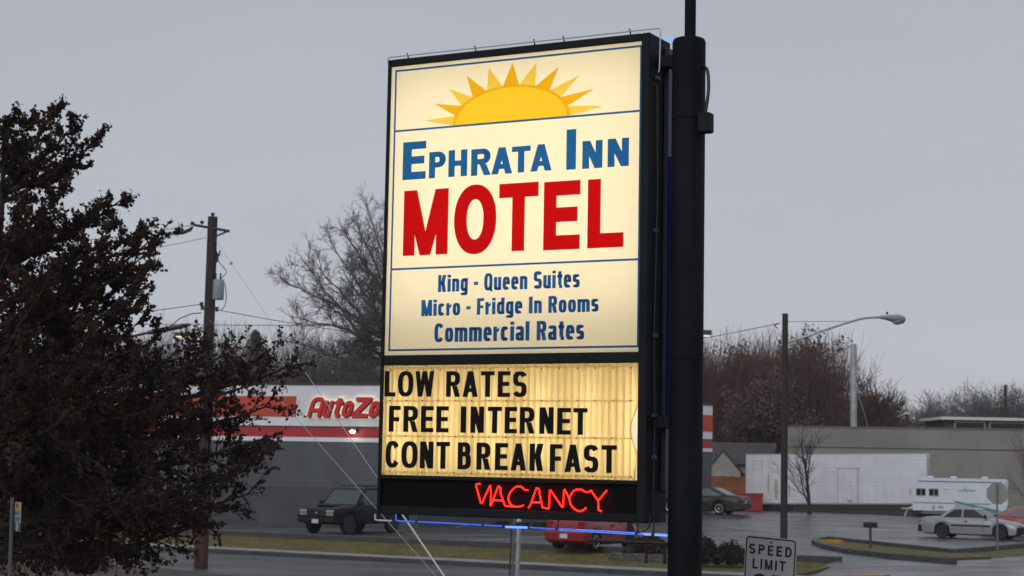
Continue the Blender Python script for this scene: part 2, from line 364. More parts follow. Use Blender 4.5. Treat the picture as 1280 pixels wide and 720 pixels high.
# pavement + kerb: from far left to the driveway
def strip(name, prof, t0, t1, mats, seg=24, label=None):
    """prof: list of (n, z, material) ; extruded along the kerb line"""
    m = MB(); rows = []
    for i in range(seg + 1):
        t = lerp(t0, t1, i / seg); rows.append([along(t, n, z) for n, z, _ in prof])
    for i in range(seg):
        for j in range(len(prof) - 1):
            m.add([rows[i][j], rows[i + 1][j], rows[i + 1][j + 1], rows[i][j + 1]], [(0, 1, 2, 3)], prof[j][2])
    for r in (rows[0], rows[-1]):
        m.poly(r + [(r[-1][0], r[-1][1], -.2), (r[0][0], r[0][1], -.2)], prof[0][2])
    return m.build(name, mats)
_, nW = tn(onz(460, 693, .15))
tEnd = tn(onz(1040, 716, .15))[0]
SW = max(.7, nW)
struct(strip('pavement', [(0, -.05, 1), (0, .13, 1), (.03, .15, 0), (.16, .152, 0), (SW, .16, 0), (SW, .0, 0)], -90, tEnd, [M['concrete'], M['kerb_dark']]))
_, nG = tn(onz(460, 677.5, .30))
tL = tn(onz(1074, 710, .3))[0]
t830 = tn(onz(900, 697, .3))[0]
print('strip widths', SW, nG, 'tEnd', tEnd, tL)
struct(strip('lawn', [(SW, .14, 0), (SW + .1, .165, 0), (SW + (nG - SW) * .5, .24, 0), (nG, .30, 0)], -90, tEnd - .4, [M['grass']]))
struct(strip('lot_kerb', [(nG, .0, 0), (nG, .48, 0), (nG + .03, .505, 0), (nG + .16, .505, 0), (nG + .17, .36, 0)], -90, tEnd - .6, [M['kerb_dark']]))
# car park sheet (rises towards the back), from behind the lot kerb to the fence line
mb = MB(); nrow = [nG + .17, nG + 2.5, nG + 5] + [nG + 5 + 1.6 * i for i in range(1, 34)]
tt = [-80, -50, -30, -15, -5, 0, 5, 10, 15, 20, 25, 30, 35, 40, 50, 60, 90, 120]
for i, n in enumerate(nrow):
    for t in tt:
        p = along(t, n, 0); mb.v.append((p[0], p[1], lot_z(p[1])))
for i in range(len(nrow) - 1):
    for j in range(len(tt) - 1):
        a = i * len(tt) + j; mb.f.append((a, a + 1, a + 1 + len(tt), a + len(tt))); mb.m.append(0)
struct(mb.build('parking_lot', M['asphalt']))
# driveway between kerb and lot at the right, plus corner paving
mb = MB()
mb.poly([along(tEnd - .7, -.3, .012), along(tEnd + 60, -.3, .012), along(tEnd + 60, nG * .5, .14), along(tEnd - .7, nG * .5, .14)])
mb.poly([along(tEnd - .7, nG * .5, .14), along(tEnd + 60, nG * .5, .14), along(tEnd + 60, nG + .18, .401), along(tEnd - .7, nG + .18, .401)])
struct(mb.build('driveway', M['asphalt']))
def slab(name, pxs, z, th, mats, bevel=.0, side=1):
    """a low island: outline given as picture points lying at height z"""
    pts = [onz(a, b, z) for a, b in pxs]; n = len(pts); m = MB()
    m.poly([(p.x, p.y, z) for p in pts], 0)
    for i in range(n):
        a, b = pts[i], pts[(i + 1) % n]; m.add([(a.x, a.y, z), (b.x, b.y, z), (b.x, b.y, z - th), (a.x, a.y, z - th)], [(0, 1, 2, 3)], side)
    return m.build(name, mats)
def kerbrun(mb, pxs, z, wd, h, mi=0):
    pts = [onz(a, b, z) for a, b in pxs]
    for i in range(len(pts) - 1):
        a, b = pts[i], pts[i + 1]; d = (b - a); d.z = 0; d.normalize(); n = Vector((-d.y, d.x, 0)) * wd / 2
        if i > 0: a = a + d * .0
        c = [a - n, b - n, b + n, a + n]
        mb.add([(p.x, p.y, z + .002 * i) for p in c] + [(p.x, p.y, z - h) for p in c], [(0, 1, 2, 3), (0, 4, 5, 1), (1, 5, 6, 2), (2, 6, 7, 3), (3, 7, 4, 0)], mi)
# long driveway island with kerbs
struct(slab('island_lawn', [(1022, 674), (1037, 672), (1192, 687.5), (1239, 696), (1194, 697.5), (1110, 690.5), (1060, 685), (1030, 679)], .47, .5, [M['grass'], M['kerb_dark']]))
mb = MB()
kerbrun(mb, [(1036, 670.5), (1100, 677), (1192, 686.3), (1226, 684), (1290, 678)], .60, .22, .6)
kerbrun(mb, [(1036, 671.5), (1022, 672), (1018, 675), (1030, 680), (1060, 686), (1110, 691.5), (1193, 698.5)], .56, .22, .6)
struct(mb.build('island_kerb', M['kerb_dark']))
mb = MB(); kerbrun(mb, [(1024, 674.5), (1052, 674.8)], .60, .3, .3)
struct(mb.build('painted_kerb', M['kerb_yellow']))
struct(slab('corner_lawn', [(1196, 690), (1230, 686.5), (1290, 680.5), (1290, 692.5), (1240, 696.5)], .44, .5, [M['grass'], M['concrete']]))
struct(slab('pavement_corner', [(1100, 711), (1196, 699.5), (1240, 698), (1290, 693.5), (1300, 698), (1262, 702), (1190, 710), (1150, 716), (1120, 722), (1060, 730), (1050, 722)], .16, .4, [M['concrete'], M['kerb_dark']]))
struct(slab('road_side', [(1300, 699), (1262, 703.5), (1190, 711.5), (1150, 718), (1120, 724), (1060, 735), (1400, 760), (1400, 690)], .10, .02, [M['road'], M['road']]))
mb = MB(); kerbrun(mb, [(1062, 719), (1108, 718)], .22, .35, .3)
struct(mb.build('painted_kerb', M['kerb_yellow']))
# parking bay lines
for (a, b, c, d) in [(575, 677, 715, 668.5), (525, 671, 610, 668.5), (880, 659, 985, 667), (570, 659, 600, 655.5)]:
    mb = MB(); p, q_ = onz(a, b, .41), onz(c, d, .41); v = (q_ - p); v.z = 0; v.normalize(); n = Vector((-v.y, v.x, 0)) * .07
    mb.poly([(*(p - n).xy, lot_z(p.y) + .006), (*(q_ - n).xy, lot_z(q_.y) + .006), (*(q_ + n).xy, lot_z(q_.y) + .006), (*(p + n).xy, lot_z(p.y) + .006)])
    struct(mb.build('parking_line', M['paint_white']))
# gravel bed
gt0, gt1 = tn(onz(762, 698, .25))[0], tn(onz(836, 702, .25))[0]
def lawn_z(n): return .165 + (n - SW - .1) / (nG - SW - .1) * .135
mb = MB(); rows = []; random.seed(3)
for k in range(5):
    f = .42 + k * .14; n = lerp(SW, nG, f); rows.append([along(lerp(gt0, gt1, i / 12) + random.uniform(-.15, .15) + (.5 if k in (0, 4) else 0) * (1 if i == 0 else 0), n, lawn_z(n) + .02) for i in range(13)])
mb.loft(rows, closed=False, caps=False); struct(mb.build('gravel_bed', M['gravel']))
mb = MB()
for i in range(1500):
    n = lerp(SW, nG, random.uniform(.44, .98)); p = Vector(along(random.uniform(gt0, gt1), n, lawn_z(n) + .03)); r_ = random.uniform(.02, .06)
    a_, b_ = rvec0(random) * r_, rvec0(random) * r_; c_ = a_.cross(b_) / max(1e-6, r_)
    mb.add([p + a_, p + b_, p - a_, p - b_, p + c_, p - c_], [(0, 1, 4), (1, 2, 4), (2, 3, 4), (3, 0, 4), (1, 0, 5), (2, 1, 5), (3, 2, 5), (0, 3, 5)])
go_ = mb.build('gravel', M['gravel']); tag(go_, 'loose grey gravel stones strewn around the dark post on the lawn', 'gravel', kind='stuff')
# near verge: a dirt bank with dry tufts, bottom left
def edge_n(n): return n
mb = MB(); rows = []
tts = [i * 1.2 - 40 for i in range(60)]
for k, (n, z) in enumerate([(-RW + .25, -.02), (-RW - .15, .1), (-RW - .9, .18), (-RW - 2.0, .28), (-RW - 3.4, .30), (-RW - 6, .2), (-RW - 10, .05), (-RW - 18, .0)]):
    row = []
    for t in tts:
        nz = math.sin(t * .9 + k) * .05 + random.uniform(-.05, .05) if 0 < k < 6 else 0
        hump = .22 * math.exp(-((t + 2.0) / 3.5) ** 2) if 2 <= k <= 5 else 0
        fall = 1 if t < 6 else max(0.15, 1 - (t - 6) / 8)
        row.append(along(t, n + random.uniform(-.08, .08), (z + nz + hump) * fall if k else z))
    rows.append(row)
mb.loft(rows, closed=False, caps=False)
struct(mb.build('verge', M['dirt'], smooth=60))
def blades(name, pts, hmin, hmax, wd, m_, label, cat):
    b = MB()
    for p in pts:
        a = random.uniform(0, 6.28); h = random.uniform(hmin, hmax); l = random.uniform(-.5, .5) * h
        dx, dy = math.cos(a) * wd, math.sin(a) * wd
        b.add([(p[0] - dx, p[1] - dy, p[2] - .02), (p[0] + dx, p[1] + dy, p[2] - .02), (p[0] + l * math.sin(a), p[1] - l * math.cos(a), p[2] + h)], [(0, 1, 2)])
    o = b.build(name, m_); o['kind'] = 'stuff'; o['label'] = label; o['category'] = cat
    return o
pts = []
for i in range(24000):
    t = random.uniform(-26, tEnd - .5); n = random.uniform(SW + .05, nG - .02); f = (n - SW) / (nG - SW)
    pts.append(along(t, n, .165 + f * .135))
blades('grass', pts, .02, .07, .012, M['blade'], 'short yellowing grass on the strip between pavement and car park', 'grass')
pts = []
for c in range(60):
    t0, n0 = random.uniform(-14, 8), -RW - random.uniform(.4, 6)
    for i in range(60):
        pts.append(along(t0 + random.gauss(0, .22), n0 + random.gauss(0, .18), .15))
blades('dry_grass', pts, .12, .42, .010, M['blade_dry'], 'dry brown grass tufts on the dirt verge under the dark tree', 'grass')

# ================================================================== MOTEL SIGN
TH = 1.0795; W, H, T = 2.955, 4.668, .50
u = Vector((math.sin(TH), -math.cos(TH), 0)); v = Vector((math.cos(TH), math.sin(TH), 0))
SO = Vector((-1.329, 18.0, 0)); ZT = CAMZ + 4.125
SROT = math.atan2(u.y, u.x)
sign = thing('motel_sign', 'tall lit motel sign with sun emblem, changeable letter board and red neon on black pole', 'motel sign', (SO.x, SO.y, 0), SROT)
# homography photo -> sign face (a across, b down)
_src = [(484, 75), (813, 39), (471, 645), (806, 652)]; _dst = [(0, 0), (W, 0), (0, H), (W, H)]
_A = []
for (x, y), (a, b) in zip(_src, _dst):
    _A.append([x, y, 1, 0, 0, 0, -a * x, -a * y, a]); _A.append([0, 0, 0, x, y, 1, -b * x, -b * y, b])
_A = np.array(_A, float); _h = np.linalg.solve(_A[:, :8], _A[:, 8])
def SP(px, py):
    d = _h[6] * px + _h[7] * py + 1
    return ((_h[0] * px + _h[1] * py + _h[2]) / d, (_h[3] * px + _h[4] * py + _h[5]) / d)
def L(a, b, y): return (a, y, ZT - b)      # local point: across, down, depth (front is y=0, minus is out)
FL, FR, B0, B1, B2, B3, B4, B5 = .035, .087, .074, 3.065, 3.165, 4.275, 4.315, 4.585
PY = .022                                   # panels sit 22 mm behind the frame's face
# cabinet shell with liner
mb = MB()
def fbox(a0, a1, b0, b1, y0, y1, mi=0): mb.bbox(a0, a1, y0, y1, ZT - b1, ZT - b0, .008, mi)
fbox(0, FL, 0, H, 0, T); fbox(W - FR, W, 0, H, 0, T)
fbox(FL + .001, W - FR - .001, 0.001, B0, .001, T - .001); fbox(FL + .001, W - FR - .001, B1, B2, .001, T - .002)
fbox(FL + .001, W - FR - .001, B3, B4, .001, T - .001); fbox(FL + .001, W - FR - .001, B5, H - .001, .001, T - .001)
fbox(FL + .002, W - FR - .002, B0 + .002, H - .09, T - .02, T - .004)
cab = mb.build('cabinet', M['black_steel'], sign, smooth=30)
mb = MB()
for (b0, b1) in ((B0, B1), (B2, B3)):
    x0, x1, y0, y1, z0, z1 = FL + .004, W - FR - .004, PY + .012, T - .024, ZT - b1 + .004, ZT - b0 - .004
    for q_ in ([(x0, y1, z0), (x1, y1, z0), (x1, y1, z1), (x0, y1, z1)], [(x0, y0, z0), (x0, y1, z0), (x0, y1, z1), (x0, y0, z1)],
               [(x1, y0, z0), (x1, y1, z0), (x1, y1, z1), (x1, y0, z1)], [(x0, y0, z0), (x1, y0, z0), (x1, y1, z0), (x0, y1, z0)], [(x0, y0, z1), (x1, y0, z1), (x1, y1, z1), (x0, y1, z1)]):
        mb.poly(q_)
mb.build('liner', M['inner_white'], sign)
# fluorescent tubes
TUBE_E = 4.25
tm = emit('fluorescent', (1.0, .93, .80), TUBE_E)
for i in range(9):
    a = FL + (i + .5) * (W - FL - FR) / 9
    MB().tube([L(a, B0 + .12, .36), L(a, B1 - .36, .36)], .019, 8).build('fluorescent_tube', tm, sign)
tm2 = emit('fluorescent_warm', (1.0, .92, .76), 7.3)
for i in range(6):
    a = FL + .2 + i * (W - FL - FR - .228) / 5
    MB().tube([L(a, B2 + .16, .21), L(a, B3 - .08, .21)], .019, 8).build('fluorescent_tube', tm2, sign)
# upper lit face
panel_m = translucent('lit_acrylic', (.97, .875, .645), (.78, .72, .57), .72)
mb = MB(); mb.box(FL - .004, W - FR + .004, PY, PY + .004, ZT - B1 - .004, ZT - B0 + .004)
face = MB().poly([L(FL + .001, B0 + .001, PY), L(W - FR - .001, B0 + .001, PY), L(W - FR - .001, B1 - .001, PY), L(FL + .001, B1 - .001, PY)]).build('lit_face', panel_m, sign)
blue_m = translucent('blue_vinyl', (.018, .15, .56), (.015, .10, .32), .88)
red_m = translucent('red_vinyl', (.60, .006, .010), (.4, .006, .008), .85)
gold_m = translucent('gold_vinyl', (1.0, .74, .05), (.8, .55, .05), .88)
gold2_m = translucent('amber_vinyl', (.95, .58, .02), (.8, .45, .02), .88)
gold3_m = translucent('pale_gold_vinyl', (1.0, .76, .14), (.8, .55, .1), .88)
def fplate(y): return lambda a, b, d: L(a, b, y - d)
# blue rules
mb = MB()
def rule(p, q_, t=.018):
    (a0, b0), (a1, b1) = SP(*p), SP(*q_)
    dx, dy = a1 - a0, b1 - b0; l = math.hypot(dx, dy); nx, ny = -dy / l * t / 2, dx / l * t / 2
    put(mb, [[(a0 + nx, b0 + ny), (a1 + nx, b1 + ny), (a1 - nx, b1 - ny), (a0 - nx, b0 - ny)]], fplate(PY - .001), .0012 + .0003 * (len(mb.f) % 5))
aL, aR, bT, bB = SP(493, 88)[0] + .002, SP(801, 56)[0], SP(650, 72)[1], SP(640, 436)[1]
bm1, bm2 = SP(645, 151)[1], SP(640, 331)[1]
def rect(a0, b0, a1, b1, th): put(mb, [[(a0, b0), (a1, b0), (a1, b1), (a0, b1)]], fplate(PY - .001), th)
h_ = .010
rect(aL - h_, bT - h_, aR + h_, bT + h_, .0012); rect(aL - h_, bB - h_, aR + h_, bB + h_, .0012)
rect(aL - h_, bT + h_, aL + h_, bB - h_, .0016); rect(aR - h_, bT + h_, aR + h_, bB - h_, .0016)
rect(aL + h_, bm1 - h_, aR - h_, bm1 + h_, .0012); rect(aL + h_, bm2 - h_, aR - h_, bm2 + h_, .0012)
mb.build('border_rule', blue_m, face)
# sun emblem
mb = MB(); ca = SP(640, 150)[0]; cb = bm1 - h_
eL, eR = SP(564.5, 157)[0], SP(712, 144)[0]; ca = (eL + eR) / 2; rx = (eR - eL) / 2; ry = cb - SP(645, 105)[1]
tips = [(529, 151), (541, 129.5), (559, 110.5), (582, 94), (610, 83.5), (640, 77.5), (670, 77), (698, 82), (724, 93), (742, 110), (754, 131.5)]
for i, tp in enumerate(tips):
    a, b = SP(*tp); b = min(b, cb - .001)
    ang = math.radians(172 - 16.4 * i); hw = R_(8.0)
    c1, c2 = min(math.pi, ang + hw), max(0, ang - hw)
    arc_ = [(ca + rx * math.cos(c1 + (c2 - c1) * k / 4), cb - ry * math.sin(c1 + (c2 - c1) * k / 4)) for k in range(5)]
    put(mb, [arc_ + [(a, b)]], fplate(PY - .001), .0012, 1 if i % 2 else 2)
ring = [[(ca + r_ * rx * math.cos(R_(180 - 4 * i)), cb - r_ * ry * math.sin(R_(180 - 4 * i))) for i in range(46)] for r_ in (1.0, .945)]
put(mb, [[ring[0][i], ring[0][i + 1], ring[1][i + 1], ring[1][i]] for i in range(45)], fplate(PY - .001), .0012, 1, 0)
put(mb, [ring[1]], fplate(PY - .001), .0014, 0)
mb.build('sun_emblem', [gold_m, gold2_m, gold3_m], face)
# words on the face
def word(pairs, name, m_, parent, sxk, syk, ex, y0, th, each=False, xh=.74, stem=None):
    """pairs: (char, px0, px1, py_top, py_bottom) picture extents of every letter"""
    mb = MB(); objs = []
    for ch, x0, x1, yt, yb in pairs:
        xm = (x0 + x1) / 2; a0 = SP(x0, (yt + yb) / 2)[0]; a1 = SP(x1, (yt + yb) / 2)[0]; b0 = SP(xm, yt)[1]; b1 = SP(xm, yb)[1]
        h = b1 - b0; wd = a1 - a0; sx_ = stem if stem else sxk * h
        pcs = glyph(ch, wd, h, sx_, syk * h, ex, xh)
        put(mb, pcs, lambda x, y, d, a0=a0, b1=b1: L(a0 + x, b1 - y, y0 - d), th)
        if each: objs.append(mb.build(name, m_, parent)); mb = MB()
    return objs if each else mb.build(name, m_, parent)
word([('E', 502, 531, 177.5, 225), ('P', 535, 556, 190, 223), ('H', 559.5, 583, 187.5, 221), ('R', 588, 613, 186, 219.5), ('A', 613.6, 639.6, 184, 217.5), ('T', 639, 662.5, 182.5, 215.5),
      ('A', 662.5, 689, 180, 213.5), ('I', 707.5, 719.5, 161, 211.5), ('N', 727.4, 752.5, 175, 209.8), ('N', 759, 785.5, 172, 207.3)], 'blue_letter', blue_m, face, .27, .20, 2.1, PY - .001, .0015, each=True)
# E and I are larger letters: same stroke family
word([('M', 503, 559, 237.8, 320), ('O', 566.8, 619.5, 231, 318.5), ('T', 622.8, 672, 228.7, 314), ('E', 679, 724.5, 226, 312), ('L', 734, 779, 222.5, 309)], 'red_letter', red_m, face, .205, .21, 2.15, PY - .001, .0015, each=True)
def line(text, x0, x1, ytl, ybl, ytr, ybr, name):
    # running text: baseline from (x0,ybl) to (x1,ybr)
    a0, bl = SP(x0, ybl); a1, br = SP(x1, ybr); h = ((bl - SP(x0, ytl)[1]) + (br - SP(x1, ytr)[1])) / 2; b1 = (bl + br) / 2
    gap = .16; tot = sum(WID[c] for c in text) + gap * (len(text) - 1); k = (a1 - a0) / tot; x = a0; mb = MB()
    for c in text:
        wd = WID[c] * k
        if c == ' ' and mb.f: mb.build(name, blue_m, face); mb = MB()
        if c != ' ': put(mb, glyph(c, wd, h, (.395 if c not in 'il' else .4) * k * .98, h * .172, 2.9, .76), lambda p, q_, d, x=x: L(x + p, b1 - q_, PY - .001 - d), .0015)
        x += wd + gap * k
    mb.build(name, blue_m, face)
line('King - Queen Suites', 546.5, 724, 344.5, 366, 337.5, 359.5, 'blue_lettering')
line('Micro - Fridge In Rooms', 525.5, 747.5, 375.5, 396.5, 369, 389.5, 'blue_lettering')
line('Commercial Rates', 542, 729.5, 404.5, 429, 401, 424.5, 'blue_lettering')
# changeable letter board: corrugated sheet with a torn edge
read_m = translucent('yellowed_acrylic', (.96, .78, .40), (.66, .54, .30), .74, dirt=((.86, .68, .35), (3.5, 3.5, .8)))
mb = MB(); pit = .068; a = FL + .001; prof = []; k = 0
while a < W - FR - .001:
    prof.append((a, 0 if k % 4 in (0, 1) else .022)); a += (pit * .32 if k % 2 == 0 else pit * .18); k += 1
prof.append((W - FR - .001, 0))
rows = []; nz = 24
for j in range(nz + 1):
    b = lerp(B2 + .001, B3 - .001, j / nz); row = []
    for i, (a, d) in enumerate(prof):
        aa = a
        fr = j / nz
        aa = min(a, W - FR - .001 - (.004 + .078 * max(0, math.sin((fr - .36) * 7.5)) * (fr > .36) + (.03 if fr > .88 else 0)))
        row.append(L(aa, b, PY + .002 + d))
    rows.append(row)
mb.loft(rows, closed=False, caps=False)
board = mb.build('letter_board', read_m, sign)
rail_m = translucent('clear_rail', (.97, .90, .72), (.7, .55, .3), .85)
for py in (501.5, 547.0, 593.5, 459.5):
    b = SP(636, py)[1]
    mb = MB(); mb.box(FL + .002, W - FR - .05, PY - .010, PY - .004, ZT - b - .009, ZT - b + .009)
    mb.build('letter_rail', rail_m, board)
mb = MB()
rust_ = mat('rust', (.10, .05, .025), .8)
for py in (462, 501.5, 547, 593):
    b = SP(636, py)[1]
    for i in range(15):
        a = FL + .09 + i * (W - FL - FR - .16) / 14; MB().lathe([(.001, PY - .016), (.007, PY - .015), (.008, PY - .011)], (a + random.uniform(-.01, .01), 0, ZT - b), 'y', 6).build('rail_screw', rust_, board)
def row5(s, xs_, y0, y1, yr0, yr1):
    r = []
    for ch, (p, q_) in zip(s, xs_):
        f = (p - 480) / 300
        r.append((ch, p, q_, lerp(y0, yr0, f), lerp(y1, yr1, f)))
    return r
c5 = lambda l: [(460 + p / 3.2727, 460 + q_ / 3.2727) for p, q_ in l]
c6 = lambda l: [(680 + p / 3.2727, 680 + q_ / 3.2727) for p, q_ in l]
black_l = mat('letter_black', (.003, .003, .003), .5, spec=.15)
rw = dict(m_=black_l, parent=board, sxk=.215, syk=.165, ex=2.6, y0=PY - .011, th=.003, each=True)
word(row5('LOWRATES', c5([(67, 112), (122, 185), (193, 270), (320, 378), (388, 450), (462, 518), (532, 582), (594, 650)]), 466, 498, 463.5, 496), 'changeable_letter', **rw)
word(row5('FREEINTERN', c5([(85, 132), (145, 205), (217, 268), (280, 330), (380, 402), (420, 475), (490, 548), (560, 610), (622, 683), (702, 760)]), 509.5, 542, 509, 542.5), 'changeable_letter', **rw)
word(row5('ET', c6([(55, 110), (120, 178)]), 509.5, 542, 509.8, 543.5), 'changeable_letter', **rw)
word(row5('CONTBREAK', c5([(72, 128), (137, 203), (213, 268), (280, 335), (368, 422), (445, 503), (521, 573), (585, 648), (662, 718)]), 553.5, 587, 555.5, 590), 'changeable_letter', **rw)
word(row5('FAST', c6([(25, 75), (85, 152), (163, 222), (235, 297)]), 553.5, 587, 555.8, 590.5), 'changeable_letter', **rw)
# neon box
back = MB(); back.box(FL + .002, W - FR - .002, .05, .06, ZT - B5 + .002, ZT - B4 - .002)
back = back.build('neon_panel', mat('neon_back', (.006, .005, .005), .6, spec=.05), sign)
neon_m = emit('red_neon', (1.0, .0062, .0032), 10)
VC = lambda l: [SP(460 + p / 4, 580 + q_ / 4) for p, q_ in l]
def smooth_path(pts, n=6):
    out_ = []
    for i in range(len(pts) - 1):
        p0 = pts[max(0, i - 1)]; p1 = pts[i]; p2 = pts[i + 1]; p3 = pts[min(len(pts) - 1, i + 2)]
        for k in range(n):
            t = k / n; t2 = t * t; t3 = t2 * t
            out_.append(tuple(.5 * (2 * p1[j] + (-p0[j] + p2[j]) * t + (2 * p0[j] - 5 * p1[j] + 4 * p2[j] - p3[j]) * t2 + (-p0[j] + 3 * p1[j] - 3 * p2[j] + p3[j]) * t3) for j in range(len(p1))))
    out_.append(pts[-1]); return out_
def sharp_path(pts, rnd=.16):
    out_ = [pts[0]]
    for i in range(1, len(pts) - 1):
        p, c, n_ = pts[i - 1], pts[i], pts[i + 1]
        for t in (rnd, rnd / 2.5): out_.append(tuple(c[j] + (p[j] - c[j]) * t for j in range(2)))
        for t in (rnd / 2.5, rnd): out_.append(tuple(c[j] + (n_[j] - c[j]) * t for j in range(2)))
    out_.append(pts[-1]); return out_
neon = [(VC([(562, 102), (540, 106), (567, 207), (612, 109)]), 0), (VC([(612, 109), (616, 150), (614, 212)]), 0), (VC([(615, 212), (652, 113), (664, 121), (664, 150), (686, 211), (735, 214)]), 0), (VC([(622, 183), (673, 184)]), 0),
        (VC([(800, 130), (785, 130), (768, 116), (740, 116), (714, 142), (703, 172), (714, 203), (740, 215), (765, 212), (779, 206)]), 1),
        (VC([(803, 219), (812, 206), (843, 119), (855, 124), (872, 216), (905, 222)]), 0), (VC([(815, 191), (862, 191)]), 0),
        (VC([(905, 222), (910, 124), (975, 220), (981, 122), (1008, 172)]), 0),
        (VC([(1118, 128), (1102, 136), (1085, 135), (1062, 124), (1035, 128), (1015, 150), (1008, 178), (1022, 212), (1052, 231), (1078, 226), (1089, 214)]), 1),
        (VC([(1114, 128), (1150, 180), (1193, 127)]), 0), (VC([(1150, 180), (1152, 226), (1168, 231)]), 0)]
for pts, sm in neon:
    pp = smooth_path(pts) if sm else sharp_path(pts)
    MB().tube([L(a, b, .012) for a, b in pp], .0062, 8).build('neon_tube', neon_m, back, smooth=60)
mb = MB()
for pts, sm in neon:
    for a, b in (pts[0], pts[-1]): mb.tube([L(a, b, .015), L(a, b, .05)], .005, 6)
mb.build('tube_support', M['soot'], back)
# border tubes below and above the cabinet
glass_tube = mat('unlit_glass', (.45, .46, .48), .25, 0, spec=.6)
blue_neon = emit('blue_neon', (.05, .14, .9), .9); blue_hot = emit('blue_neon_bright', (.14, .34, 1.0), 1.5)
yb = -.02
def bz(px, py): return SP(px, py)
p = [bz(471, 645), bz(471, 652), bz(474, 653), bz(492, 653.5)]
MB().tube([L(a, b, yb) for a, b in p], .011, 8).build('border_tube', glass_tube, sign, smooth=60)
p = [bz(497, 645), bz(497, 652.5), bz(500, 653.3), bz(560, 655), bz(630, 658)]
MB().tube([L(a, b, yb) for a, b in p], .0075, 8).build('border_tube', blue_neon, sign, smooth=60)
p = [bz(634, 658.8), bz(660, 659.2), bz(661, 659.2)]
MB().tube([L(a, b, yb) for a, b in p], .011, 8).build('border_tube', blue_hot, sign, smooth=60)
p = [bz(664, 659), bz(720, 662), bz(760, 663.2), bz(780, 664), bz(806, 665.5)]
MB().tube([L(a, b, yb) for a, b in p], .0075, 8).build('border_tube', blue_neon, sign, smooth=60)
p = [bz(700, 661.2), bz(760, 663.4), bz(806, 665.4), bz(833, 666.5)]
MB().tube([L(a, b, yb + .03) for a, b in p], .011, 8).build('border_tube', blue_hot, sign, smooth=60)
mb = MB()
for px, py in ((523, 653.8), (606, 657), (698, 660.5), (797, 664.5), (817, 665.5)):
    a, b = bz(px, py); mb = MB(); mb.tube([L(a, H - .005, yb + .03), L(a, b + .012, yb + .012)], .008, 6); mb.lathe([(.001, -.012), (.014, -.012), (.014, .012), (.001, .012)], L(a, b, yb + .003), 'x', 8)
    mb.build('tube_clip', M['soot'], sign)
mb = MB()
for px, py in ((626, 656.5), (652, 657), (673, 657.5)):
    a, b = bz(px, py); MB().bbox(a - .065, a + .065, .0, .08, ZT - b - .026, ZT - b + .030, .012).build('electrode_box', M['soot'], sign, smooth=30)
mb = MB()
for l in ([(640, 655), (650, 659), (656, 661), (668, 656)], [(672, 657), (664, 660), (680, 660), (720, 661.5)], [(797, 664.5), (806, 661), (812, 655), (813, 640)]):
    mb.tube([L(*bz(*q_), 0.0) for q_ in smooth_path(l, 4)], .006, 6)
mb.build('cable', M['soot'], sign)
p = [bz(485, 80), bz(485, 73.5), bz(488, 72), bz(560, 64), bz(700, 48.6), bz(820, 35.2), bz(826, 35), bz(827, 38), bz(825.5, 85), bz(824.5, 90)]
MB().tube([L(a, b, -.015) for a, b in p], .0065, 8).build('border_tube', glass_tube, sign, smooth=60)
mb = MB()
for px, py in ((509, 70), (594, 60.5), (668, 52), (705, 48), (788, 38.8)):
    a, b = bz(px, py); MB().tube([L(a, .004, .02), L(a, b - .028, -.012)], .0075, 6).build('tube_clip', M['soot'], sign)
# blue border tube on the far side of the cabinet, seen past the top corner
MB().tube([L(W - .5, -.02, T + .02), L(W + .10, -.045, T + .03), L(W + .30, -.03, T + .03)], .011, 8).build('border_tube', blue_hot, sign, smooth=60)
# pole, mast, brackets
pxc, pyc, pr = W + .305, T * .5 - .01, .160
PT = ZT - .02 - .02
mb = MB(); n = 28
mb.lathe([(pr + .012, 0), (pr + .012, .03), (pr, .035), (pr, PT - .04), (pr - .012, PT - .012), (pr - .04, PT), (.001, PT + .004)], (pxc, pyc, 0), 'z', n)
for zz in (1.9, 4.3, 6.6): mb.lathe([(pr, zz - .012), (pr + .004, zz - .006), (pr + .004, zz + .006), (pr, zz + .012)], (pxc, pyc, 0), 'z', n)
mb.build('pole', M['pole_steel'], sign, smooth=40)
MB().lathe([(.054, PT), (.054, PT + 3.2), (.001, PT + 3.2)], (pxc + .01, pyc, 0), 'z', 16).build('mast', M['pole_steel'], sign, smooth=40)
mb = MB()
for b in (.25, 3.72):
    MB().bbox(W - .02, pxc - pr + .03, T * .5 - .06, T * .5 + .06, ZT - b - .06, ZT - b + .06, .008).build('bracket_arm', M['black_steel'], sign)
mb = MB(); mb.bbox(W + .002, W + .05, T - .15, T - .02, ZT - H + .3, ZT - .08, .006)
mb.build('side_channel', mat('navy_steel', (.012, .016, .045), .45), sign)
MB().tube([L(W + .072, 1.15, T - .085), L(W + .072, 3.66, T - .085)], .034, 10).build('side_tube', mat('painted_blue_glow', (.010, .020, .17), .3, spec=.3), sign, smooth=60)  # dim blue glow beside the pole, put into the tube's base colour
mb = MB()
for b in (.42, 1.9, 2.9, 3.66, 4.05):
    MB().bbox(W + .001, W + .03, .12, .20, ZT - b - .02, ZT - b + .02, .004).build('side_bracket', M['dark_metal'], sign)
mb = MB()
mb.tube([L(W + .012, .5, .15), L(W + .02, 1.6, .17), L(W + .012, 2.9, .14), L(W + .02, 3.7, .16), L(W + .015, 4.6, .15)], .006, 6)
mb.build('cable', M['soot'], sign)
mb = MB()
ja = pxc + pr
mb.tube(smooth_path([L(ja - .02, .33, pyc - .02), L(ja + .05, .38, pyc - .05), L(ja + .075, .58, pyc - .08), L(ja + .045, .80, pyc - .08)], 5), .016, 8)
mb.build('conduit', M['soot'], sign, smooth=60)
MB().bbox(ja - .01, ja + .11, pyc - .14, pyc - .02, ZT - .99, ZT - .80, .01).build('junction_box', M['black_steel'], sign)

